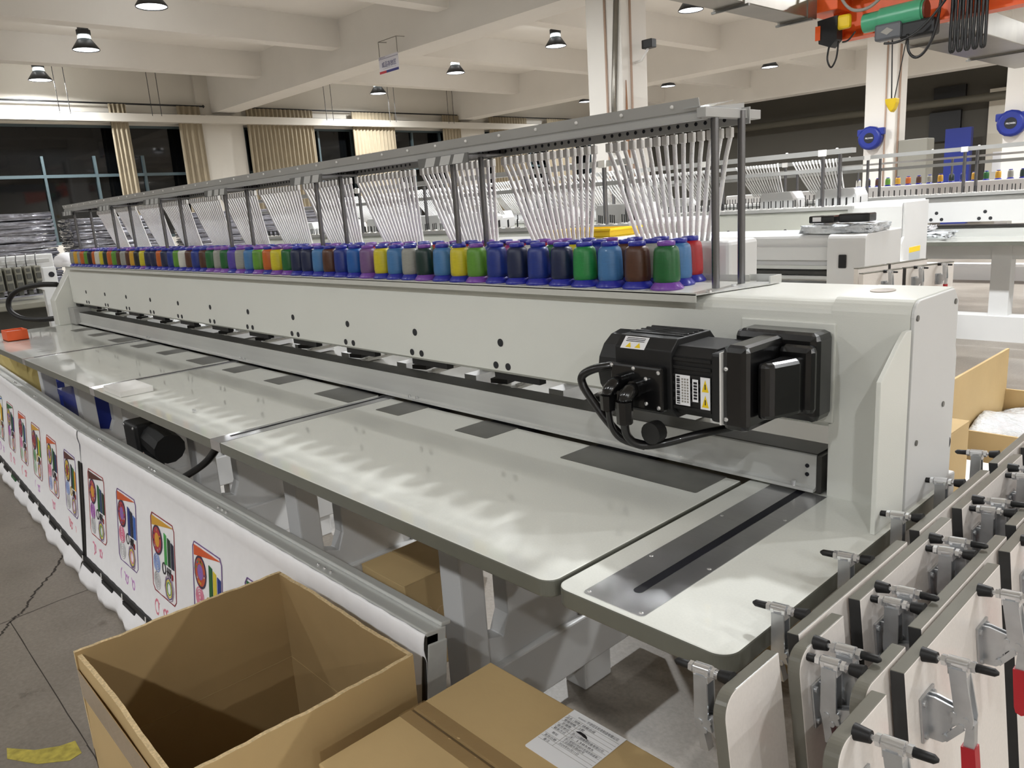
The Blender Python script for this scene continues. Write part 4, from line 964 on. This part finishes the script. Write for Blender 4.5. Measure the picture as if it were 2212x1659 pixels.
for y in (3.2, 3.8): A(MB(PAINT2).box(-4.2, -4.1, y, y+0.08, 0, 0.9), 'tower_leg')
film_lump('clear film wrapped motor parcel on the cream bridge machine', -1.76, -1.44, 3.5, 3.72, 1.327, 1.365, BUBBLE, 0.008)
dk = thing('servo_motors', 'pair of black servo motors lying on clear film on the bridge machine', 'motor', (-1.6, 3.6, 1.368)); 
d = MB(BLACK); d.box(-1.73, -1.61, 3.52, 3.60, 1.372, 1.405, bev=0.006); d.build('motor_body', dk); d = MB(BLACK); d.box(-1.60, -1.46, 3.54, 3.62, 1.372, 1.41, bev=0.006); d.build('motor_body', dk)
MB(PAPER).box(-1.71, -1.67, 3.518, 3.5195, 1.38, 1.40).build('label', dk)
# yellow crate and far beam with cones
yc = thing('yellow_crate', 'yellow plastic crate behind the thread cones', 'crate', (-3.2, 3.7, 1.327))
for a in ((-3.46, -2.95, 3.55, 3.56), (-3.46, -2.95, 3.83, 3.84), (-3.46, -3.45, 3.56, 3.83), (-2.96, -2.95, 3.56, 3.83)): MB(YELLOW).box(*a, 1.33, 1.375).build('crate_side', yc)
MB(YELLOW).box(-3.46, -2.95, 3.55, 3.84, 1.326, 1.332).build('crate_base', yc); MB(YELLOW).box(-3.48, -2.93, 3.53, 3.552, 1.366, 1.378).build('crate_rim', yc); MB(YELLOW).box(-2.952, -2.93, 3.55, 3.84, 1.366, 1.378).build('crate_rim', yc)
m4 = thing('embroidery_machine', 'farthest white machine beam carrying small coloured thread cones', 'machine', (-4.0, 13.0, 0))
MB(PAINT2).box(-8.0, 2.0, 13.0, 13.4, 1.0, 1.44, bev=0.02).build('beam', m4); MB(PAINT2).box(-8.0, 2.0, 12.9, 13.5, 0.0, 0.2).build('base', m4)
for x in (-7.5, -5.5, -3.5, -1.5, 0.5): MB(PAINT2).box(x-0.08, x+0.08, 13.05, 13.3, 0.2, 1.0).build('leg', m4)
MB(ALUP).box(-8.0, 2.0, 13.05, 13.1, 1.78, 1.81).build('top_rail', m4)
for x in (-7.0, -5.6, -4.2, -2.8): MB(POST).cyl((x, 13.08, 1.44), (x, 13.08, 1.78), 0.018, n=8).build('post', m4)
fc = ['white', 'black', 'brown', 'lime green', 'gold', 'orange', 'brown', 'grey', 'gold', 'dark green', 'royal blue', 'gold', 'green', 'gold', 'grey', 'dark green', 'navy', 'lime green', 'emerald green', 'white', 'green', 'orange', 'dark green', 'gold']
for i, c in enumerate(fc):
    thread_cone((-5.6+0.155*i, 13.1, 1.44), c, 'blue', 'tiny %s thread cone on the far machine, %s from the left' % (c, ordinal(i+1)), 'tiny thread cones on the far machine', 1.25)
# boxes behind the near machine
for nm, x0, x1, y0, y1, z in (('brown cardboard carton behind the rail below the motor, left one', -1.62, -1.122, 2.12, 2.6, 0.80), ('brown cardboard carton behind the rail below the motor, right one', -1.112, -0.74, 2.12, 2.6, 0.80)):
    t = thing('cardboard_carton', nm, 'cardboard box', ((x0+x1)/2, (y0+y1)/2, 0), 'cartons behind the machine')
    MB(CARD).box(x0, x1, y0, y1, 0, z-0.006, bev=0.003).build('carton_body', t); ym = (y0+y1)/2
    MB(CARD).box(x0, x1, y0, ym-0.003, z-0.006, z).build('top_flap', t); MB(CARD).box(x0, x1, ym+0.003, y1, z-0.006, z).build('top_flap', t)
orx = thing('open_carton', 'open cardboard carton filled with bubble wrap at the right', 'cardboard box', (-0.7, 3.4, 0))
for a in ((-0.95, -0.2, 3.09, 3.10, 0.62), (-0.95, -0.2, 3.80, 3.81, 0.62), (-0.96, -0.95, 3.09, 3.81, 0.80), (-0.2, -0.19, 3.09, 3.81, 0.6)): MB(CARD).box(*a[:4], 0, a[4]).build('carton_side', orx)
bm = bmesh.new(); bmesh.ops.create_grid(bm, x_segments=24, y_segments=24, size=0.5)
for v in bm.verts: v.co = Vector((-0.575+v.co.x*0.73, 3.45+v.co.y*0.69, 0.565+0.03*math.sin(v.co.x*9)*math.cos(v.co.y*7)+random.uniform(-0.006, 0.006)))
tag(MB().bm(bm, BUBBLE, True).build('bubble_wrap', fix=False), 'crumpled bubble wrap inside the open carton at the right', 'bubble wrap').modifiers.new('t', 'SOLIDIFY').thickness = 0.02
wb = thing('white_board', 'white sheet lying on the floor behind the end housing', 'board', (-0.8, 2.4, 0)); MB(WHITE).box(-0.88, -0.15, 2.66, 3.02, 0.50, 0.53).build('sheet', wb); MB(CARD).box(-0.86, -0.2, 2.7, 3.0, 0, 0.5).build('support', wb)

# ================================================================== LEFT BACKGROUND
def film_stack(label, x0, x1, y0, y1, z1, rows):
    t = thing('wrapped_stack', label, 'wrapped goods', ((x0+x1)/2, (y0+y1)/2, 0)); r = random.Random(y0)
    for k in range(rows):
        za, zb = z1*k/rows, z1*(k+1)/rows-0.006
        bm = bmesh.new(); bmesh.ops.create_cube(bm, size=1); bmesh.ops.subdivide_edges(bm, edges=bm.edges[:], cuts=6, use_grid_fill=True)
        for v in bm.verts: v.co = Vector(((x0+x1)/2+v.co.x*(x1-x0), (y0+y1)/2+v.co.y*(y1-y0), (za+zb)/2+v.co.z*(zb-za)))+Vector((r.uniform(-0.02, 0.02), r.uniform(-0.015, 0.015), r.uniform(-0.008, 0.008)))
        MB().bm(bm, FOIL, True).build('wrapped_layer', t)
film_stack('tall stack of goods in shiny stretch film at the left edge', -11.6, -11.0, 0.9, 2.56, 1.84, 21)
film_stack('second film-wrapped stack seen through the thread tubes at far left', -11.5, -10.9, 2.74, 3.75, 1.74, 20)
film_stack('third film-wrapped stack farther right behind the thread tubes', -12.6, -11.9, 4.6, 7.0, 1.75, 19)
hm = thing('embroidery_machine', 'grey embroidery machine with a row of needle heads at the left edge', 'machine', (-9.0, 1.2, 0))
MB(PAINT2).box(-9.5, -9.3, 0.2, 2.1, 1.20, 1.37, bev=0.01).build('beam', hm); MB(ALUP).box(-9.2, -9.1, 0.2, 2.02, 1.29, 1.33, bev=0.005).build('head_rail', hm)
HG = mat('head_grey', (120, 118, 106), 0.45, var=0.08, vscale=8); HG2 = mat('head_grey_dark', (70, 70, 64), 0.5)
for k in range(7):
    y = 1.86-0.085*k
    h = MB(HG); h.box(-9.12, -8.92, y-0.033, y+0.033, 1.04, 1.27, bev=0.012); ho = h.build('needle_head', hm)
    q = MB(HG2); q.box(-8.922, -8.908, y-0.02, y+0.02, 1.15, 1.20); q.box(-8.922, -8.91, y-0.022, y+0.022, 1.06, 1.12); q.box(-8.922, -8.912, y-0.015, y+0.015, 1.22, 1.25); q.box(-9.06, -8.96, y-0.02, y+0.02, 0.99, 1.035); q.build('needle_case', ho)
    MB(CABLE).tube([(-8.95, y, 1.25), (-8.97, y+0.005, 1.33), (-9.05, y+0.03, 1.385), (-9.25, y+0.08, 1.385)], 0.005, 6).build('head_cable', ho)
MB(HG).box(-9.5, -8.6, 0.2, 2.05, 0.88, 0.94, bev=0.01).build('table_top', hm); MB(HG2).box(-9.4, -9.0, 0.3, 2.0, 0.0, 0.88).build('base', hm)
bag = MB(CLOTH).lathe([(0.02, 0), (0.075, 0.004), (0.085, 0.04), (0.07, 0.075), (0.03, 0.095), (0.012, 0.1)], (-6.1, 1.46, 1.331), 14).build('cloth_bag'); tag(bag, 'white cloth bag at the far end of the thread tray', 'bag')
for i, (x, y) in enumerate(((-6.85, 1.52), (-5.75, 1.45))):
    t = thing('blue_crate', ['blue plastic crate at the far left under the table end', 'blue plastic crate between the far table legs'][i], 'crate', (x, y, 0), 'blue crates under the table')
    for a in ((x-0.28, x+0.28, y-0.2, y-0.18), (x-0.28, x+0.28, y+0.18, y+0.2), (x-0.28, x-0.26, y-0.18, y+0.18), (x+0.26, x+0.28, y-0.18, y+0.18)): MB(BLUE).box(*a, 0.02, 0.50).build('crate_side', t)
    MB(BLUE).box(x-0.28, x+0.28, y-0.2, y+0.2, 0, 0.02).build('crate_base', t); MB(BLUE).box(x-0.30, x+0.30, y-0.22, y+0.22, 0.47, 0.51).build('crate_rim', t)
film_lump('yellowish sack at the left edge beside the sample frame', -6.9, -6.5, 1.08, 1.26, 0.3, 0.78, mat('sack', (206, 186, 120), 0.7), 0.02)
ot = thing('orange_tray', 'small orange box open on top at the far left table corner', 'box', (-5.4, 0.92, 0.951))
OR2 = mat('orange_card', (226, 94, 44), 0.5)
for a in ((-5.54, -5.39, 0.895, 0.90), (-5.54, -5.39, 1.0, 1.005), (-5.54, -5.535, 0.9, 1.0), (-5.395, -5.39, 0.9, 1.0)): MB(OR2, WHITE).box(*a, 0.951, 1.012).build('tray_side', ot)
MB(OR2).box(-5.54, -5.39, 0.895, 1.005, 0.9505, 0.955).build('tray_base', ot); MB(PAPER).box(-5.53, -5.40, 0.905, 0.995, 0.955, 1.0).build('paper_filling', ot)
wbk = MB(WHITE).box(-3.235, -3.035, 0.815, 0.935, 0.9505, 0.972, bev=0.002).build('white_block'); tag(wbk, 'flat white box lying on the table by the slot strip', 'box')
wing = MB(CHROME).lathe([(0.006, 0), (0.006, 0.006)], (-2.55, 0.90, 0.9505), 8); wing.box(-2.565, -2.535, 0.898, 0.902, 0.953, 0.958); tag(wing.build('wing_nut'), 'tiny metal wing nut lying on the white table', 'nut')

# ================================================================== COLUMN FITTINGS, SIGN, CRANE, DUCTS
sg = thing('hanging_sign', 'white hanging sign with dark blue Chinese characters and red-blue stripe', 'sign', (-13.05, 9.3, 4.19))
MB(mat('sign_white', (214, 212, 220), 0.5)).box(-13.37, -12.73, 9.29, 9.30, 4.19, 4.50).build('sign_board', sg)
pr = MB(mat('sign_blue', (40, 42, 110), 0.5)); Mt = Matrix(((1, 0, 0, -13.28), (0, 0, -1, 9.286), (0, 1, 0, 4.305), (0, 0, 0, 1)))
add_text(pr, '成品存放区', 0.11, Mt, pr.mats[0], 0.48)
Mt2 = Mt.copy(); Mt2[2][3] = 4.47; Mt2[0][3] = -13.35; add_text(pr, '兴越 XINGYUE', 0.03, Mt2, pr.mats[0], 0.2)
Mt3 = Mt.copy(); Mt3[2][3] = 4.265; Mt3[0][3] = -13.24; add_text(pr, 'Finished goods storage area', 0.025, Mt3, WIRE, 0.42)
pr.box(-13.37, -12.73, 9.2868, 9.2875, 4.452, 4.457)
pr.box(-13.14, -12.73, 9.2862, 9.2875, 4.19, 4.235); pr.box(-13.37, -13.14, 9.2862, 9.2875, 4.19, 4.235, mat('sign_red', (176, 40, 50), 0.5)); pr.build('sign_print', sg, fix=False)
wr = MB(WIRE)
for x in (-13.34, -12.74): wr.cyl((x, 9.295, 4.50), (x, 9.295, 4.78), 0.006, n=5)
wr.cyl((-13.34, 9.295, 4.78), (-12.74, 9.295, 4.78), 0.006, n=5)
for x in (-13.34, -12.74): wr.cyl((x, 9.295, 4.78), (x, 9.495, 4.79), 0.006, n=5); wr.build('sign_wire', sg)
def pipe(label, pts, r, m, cat='pipe', name='wall_pipe'):
    return tag(MB(m).tube(pts, r, 6).build(name), label, cat)
PINK = mat('conduit', (176, 150, 132), 0.6)
pipe('thin conduit on the front of the nearest concrete column', [(-7.75, 9.385, 0.1), (-7.75, 9.385, 4.5)], 0.018, PINK, 'conduit', 'conduit')
pipe('thin conduit on the side of the nearest concrete column', [(-7.46, 9.6, 0.1), (-7.46, 9.6, 4.5)], 0.018, PINK, 'conduit', 'conduit')
pipe('grey slanted cable duct leaning on the nearest concrete column', [(-7.63, 9.37, 2.2), (-7.62, 9.37, 2.9), (-7.5, 9.37, 4.5)], 0.04, GALV, 'cable duct', 'cable_duct')
tag(MB(mat('brown_board', (150, 106, 72), 0.7)).prism([(9.42, 2.0), (9.52, 2.0), (9.47, 3.2)], 'x', -7.468, -7.455).build('wood_strip'), 'brown wooden strip against the concrete column', 'wood strip')
cm = thing('security_camera', 'black security camera on an arm on the concrete column', 'camera', (-7.3, 9.75, 3.6)); MB(BLACKM).box(-7.36, -7.18, 9.72, 9.84, 3.62, 3.74, bev=0.01).build('camera_body', cm); MB(WHITE).tube([(-7.46, 9.7, 3.45), (-7.35, 9.7, 3.46), (-7.27, 9.76, 3.62)], 0.02, 6).build('camera_arm', cm)
pipe('thin conduit on the front of the second concrete column', [(-7.2, 18.08, 0.5), (-7.2, 18.08, 4.5)], 0.018, PINK, 'conduit', 'conduit')
pipe('thin conduit on the side of the second concrete column', [(-6.985, 18.25, 0.5), (-6.985, 18.25, 4.5)], 0.025, PINK, 'conduit', 'conduit')
def reel(label, x, y, z):
    t = thing('hose_reel', label, 'hose reel', (x, y, z)); MB(BLUE).lathe([(0.2, -0.09), (0.25, -0.07), (0.25, 0.07), (0.2, 0.09)], (0, 0, 0), 16).xf(Matrix.Translation((x, y, z)) @ Matrix.Rotation(PI/2, 4, 'X')).build('reel_body', t)
    MB(BLUE).box(x-0.28, x+0.3, y-0.06, y+0.06, z+0.05, z+0.2, bev=0.02).build('reel_arm', t); MB(DARK).disc((x, y-0.095, z), (0, -1, 0), 0.11, 16).build('reel_badge', t)
    p = MB(PAPER); add_text(p, 'PROWIN', 0.05, Matrix(((1, 0, 0, x-0.08), (0, 0, -1, y-0.098), (0, 1, 0, z-0.02), (0, 0, 0, 1))), PAPER, 0.16); p.build('reel_print', t, fix=False)
reel('blue air-hose reel on the second concrete column', -7.45, 17.97, 2.45); reel('blue air-hose reel cut by the right edge', -4.75, 17.97, 2.45)
tag(MB(mat('cabinet_grey', (140, 138, 128), 0.5)).box(-6.95, -6.35, 18.2, 18.6, 0.0, 2.35, bev=0.02).build('electrical_cabinet'), 'grey electrical cabinet beside the second concrete column', 'cabinet')
tag(MB(BLUE).box(-9.25, -8.5, 28.0, 28.2, 0.0, 2.98).build('blue_board'), 'tall blue board behind the grey electrical cabinet', 'board')
tag(MB(BLACKM).box(-10.05, -9.1, 28.85, 28.98, 2.65, 3.6).build('black_screen'), 'black screen panel on the far wall under the grey pipe', 'screen'); tag(MB(BLACKM).box(-9.95, -9.0, 28.85, 28.98, 3.8, 4.36).build('black_box'), 'black box high on the far wall above the black screen', 'box')
struct(MB(mat('white_wall', (214, 208, 194), 0.8)).box(-8.3, 6.0, 28.85, 29.0, 0.0, 4.1).build('wall_back_2'))
pipe('long grey pipe along the far right wall', [(-20.0, 28.3, 3.82), (6.0, 28.3, 3.82)], 0.13, mat('pipe_grey', (92, 88, 76), 0.6), 'pipe')
for i, x in enumerate((-7.75, -6.65)): tag(MB(PAPER).box(x-0.34, x+0.14, 28.83, 28.85, 1.55, 2.17).build('wall_notice'), ['small white notice on the pale far wall, left one', 'small white notice on the pale far wall, right one'][i], 'notice')
tag(MB(mat('brown_door', (120, 84, 50), 0.6)).box(-5.83, -5.4, 28.79, 28.848, 0.8, 2.3).build('brown_panel'), 'brown panel on the pale far wall at the right', 'panel')
# ducts and crane
def duct(label, x0, x1, y0, y1, z0, z1, ys):
    t = thing('air_duct', label, 'duct', ((x0+x1)/2, y0, z0)); MB(GALV).box(x0, x1, y0, y1, z0, z1, bev=0.01).build('duct_body', t)
    for y in ys:
        MB(GALV).box(x0-0.012, x1+0.012, y, y+0.04, z0-0.012, z1+0.012).build('duct_joint', t); MB(STEELD).cyl((x0-0.02, y+0.02, z0-0.02), (x0-0.02, y+0.02, 5.0), 0.01, n=6).build('hanger_rod', t); MB(STEELD).box(x0-0.05, x1+0.05, y+0.005, y+0.035, z0-0.035, z0-0.012).build('hanger_bar', t)
duct('galvanised rectangular duct running to the orange crane', -4.99, -4.64, 2.0, 9.55, 3.45, 3.78, (4.0, 6.0, 7.9, 9.3)); duct('galvanised duct beyond the crane at upper right', -4.66, -3.75, 11.2, 17.5, 3.40, 3.72, (12.5, 15.0))
cr = thing('overhead_crane', 'orange overhead crane with green hoist motor at upper right', 'crane', (-3.5, 10.0, 3.2)); C = lambda mb, nm, bev=0.0: mb.build(nm, cr, bev)
gd = MB(ORANGE); gd.box(-4.5, 3.0, 9.96, 10.0, 3.24, 3.78); gd.box(-4.5, 3.0, 9.88, 10.10, 3.225, 3.25); gd.box(-4.5, 3.0, 9.88, 10.10, 3.77, 3.80); C(gd, 'girder')
ed = MB(ORANGE); ed.box(-4.80, -4.42, 9.6, 10.5, 3.53, 3.68, bev=0.01); ed.box(-4.58, -4.50, 9.85, 10.15, 3.25, 3.55); C(ed, 'end_carriage')
C(MB(mat('bright_green', (110, 200, 80), 0.4)).box(-4.42, -4.2, 9.7, 9.9, 3.66, 3.76, bev=0.01), 'wheel_motor')
hm_ = MB(GREEN); hm_.cyl((-4.14, 9.70, 3.32), (-3.48, 9.70, 3.33), 0.105, n=20); hm_.cyl((-3.95, 9.70, 3.322), (-3.50, 9.70, 3.33), 0.125, n=20); C(hm_, 'hoist_motor')
C(MB(mat('motor_end', (110, 50, 36), 0.5)).cyl((-3.48, 9.70, 3.33), (-3.46, 9.70, 3.33), 0.10, n=20), 'motor_end')
gb = MB(mat('gear_grey', (86, 88, 92), 0.4)); gb.box(-3.98, -3.69, 9.58, 9.72, 3.08, 3.26, bev=0.025)
q = lambda u, v: (-3.835+u, 9.575, 3.17+v); gb.add([q(-0.07, 0), q(0, -0.04), q(0.07, 0), q(0, 0.04)], [(0, 1, 2, 3)], WIRE); C(gb, 'hoist_gearbox'); C(MB(BLACKM).box(-3.72, -3.35, 9.62, 9.8, 3.06, 3.24, bev=0.03), 'hoist_drum')
C(MB(BLACKM).prism([(-4.66, 3.44), (-4.64, 3.18), (-4.5, 3.12), (-4.42, 3.2), (-4.42, 3.46)], 'y', 9.6, 9.75), 'control_box'); C(MB(YELLOW).box(-4.46, -4.28, 9.62, 9.7, 3.3, 3.46, bev=0.03), 'yellow_guard'); C(MB(ORANGE).box(-4.68, -4.62, 9.59, 9.6, 3.22, 3.38), 'warning_plate')
pc = MB(CABLE)
pc.cable([(-4.53, 9.65, 3.15), (-4.55, 9.65, 3.0), (-4.50, 9.65, 2.9), (-4.44, 9.65, 3.0), (-4.42, 9.65, 3.18)], 0.012, 6)
pc.cable([(-3.62, 9.6, 3.1), (-3.60, 9.6, 2.92), (-3.52, 9.6, 2.84), (-3.42, 9.6, 2.9), (-3.33, 9.6, 3.1), (-3.28, 9.6, 3.5)], 0.016, 6)
pc.cable([(-3.85, 9.55, 3.04), (-3.7, 9.55, 3.03), (-3.5, 9.55, 3.10), (-3.3, 9.55, 3.28), (-3.1, 9.55, 3.55), (-3.0, 9.55, 3.8)], 0.014, 6)
pc.cable([(-4.35, 9.6, 3.15), (-4.28, 9.6, 3.16), (-4.2, 9.6, 3.24)], 0.01, 6); C(pc, 'crane_cables')
C(MB(WIRE).cable([(-4.42, 9.55, 3.85), (-4.34, 9.55, 3.6), (-4.22, 9.55, 3.47), (-4.06, 9.55, 3.45), (-3.92, 9.55, 3.52), (-3.8, 9.55, 3.65)], 0.018, 6), 'white_cable')
for i in range(5):
    x = -3.19+0.075*i
    lp = MB(CABLE); lp.cable([(x-0.012, 9.7, 3.85), (x-0.018, 9.7, 3.3), (x-0.02, 9.7, 2.9), (x, 9.7, 2.85), (x+0.02, 9.7, 2.9), (x+0.016, 9.7, 3.3), (x+0.012, 9.7, 3.85)], 0.018, 6); C(lp, 'cable_loop')
C(MB(CABLE).cyl((-3.82, 9.7, 3.1), (-3.80, 9.7, 2.44), 0.008, n=6), 'hoist_rope'); C(MB(CABLE).cyl((-3.66, 9.7, 3.1), (-3.77, 9.7, 2.44), 0.006, n=6), 'hoist_rope')
hk = MB(YELLOW); hk.prism([(-3.86, 2.45), (-3.73, 2.45), (-3.73, 2.40), (-3.755, 2.33), (-3.785, 2.295), (-3.815, 2.33), (-3.85, 2.40)], 'y', 9.65, 9.75); C(hk, 'hook_block', 0.01)
C(MB(RED).box(-4.3, 3.0, 12.6, 12.64, 3.80, 3.84), 'power_rail')
# ================================================================== FLOOR MARKS AND HANGER WIRES
FLOOR = bpy.data.objects['floor']
pm = MB(mat('yellow_paint', (176, 162, 70), 0.7, var=0.35, vscale=40)); pts = [(-2.62, 0.20), (-2.52, 0.26), (-2.46, 0.335), (-2.47, 0.37), (-2.55, 0.372), (-2.56, 0.33), (-2.60, 0.27), (-2.68, 0.21)]
tag(pm.prism(pts, 'z', 0.0004, 0.0012).build('floor_paint_mark'), 'worn yellow paint mark on the floor at the bottom left', 'floor mark')
r = random.Random(3); CRK = mat('crack', (62, 56, 50), 0.9)
def crack(path, w, n=18, j=0.006):
    ck = MB(CRK); prev = None
    for p, q in zip(path, path[1:]):
        p = Vector((*p, 0)); q = Vector((*q, 0)); d = (q-p).normalized(); nn = Vector((-d.y, d.x, 0))
        for i in range(n+1):
            c = p.lerp(q, i/n)+nn*r.uniform(-j, j); a = c+nn*w*r.uniform(0.4, 1); b = c-nn*w*r.uniform(0.4, 1); a.z = b.z = 0.0006
            if prev: ck.add([prev[0], prev[1], b, a], [(0, 1, 2, 3)])
            prev = (a, b)
    ck.build('crack', FLOOR)
crack([(-4.208, 0.744), (-4.013, 0.647), (-3.838, 0.533), (-3.677, 0.458), (-3.642, 0.414), (-3.50, 0.33), (-3.3, 0.1)], 0.007)
crack([(-3.70, 1.2), (-3.66, 0.6), (-3.62, 0.3), (-3.6, -0.8)], 0.003, 10, 0.002)
crack([(-3.62, 0.395), (-2.5, 0.394), (-1.8, 0.39)], 0.0025, 10, 0.0015)
for y, dy, lb in ((5.35, 0.0, 'left of the nearest window lamp'), (7.4, 0.1, 'between the two leftmost curtains'), (12.25, 0.0, 'over the wide curtain'), (14.45, 0.0, 'under the small lamp by the sign'), (16.75, 0.0, 'left of the second wall pier')):
    t = thing('hanger_wire', 'pair of thin ceiling hanger wires %s' % lb, 'wire', (-20.5, y, 4.0), 'thin hanger wires by the end wall')
    for k in (0, 0.22): MB(BLACKM).cyl((-20.5, y+k, 4.25), (-20.5, y+k, 5.553), 0.008, n=5).build('wire', t)
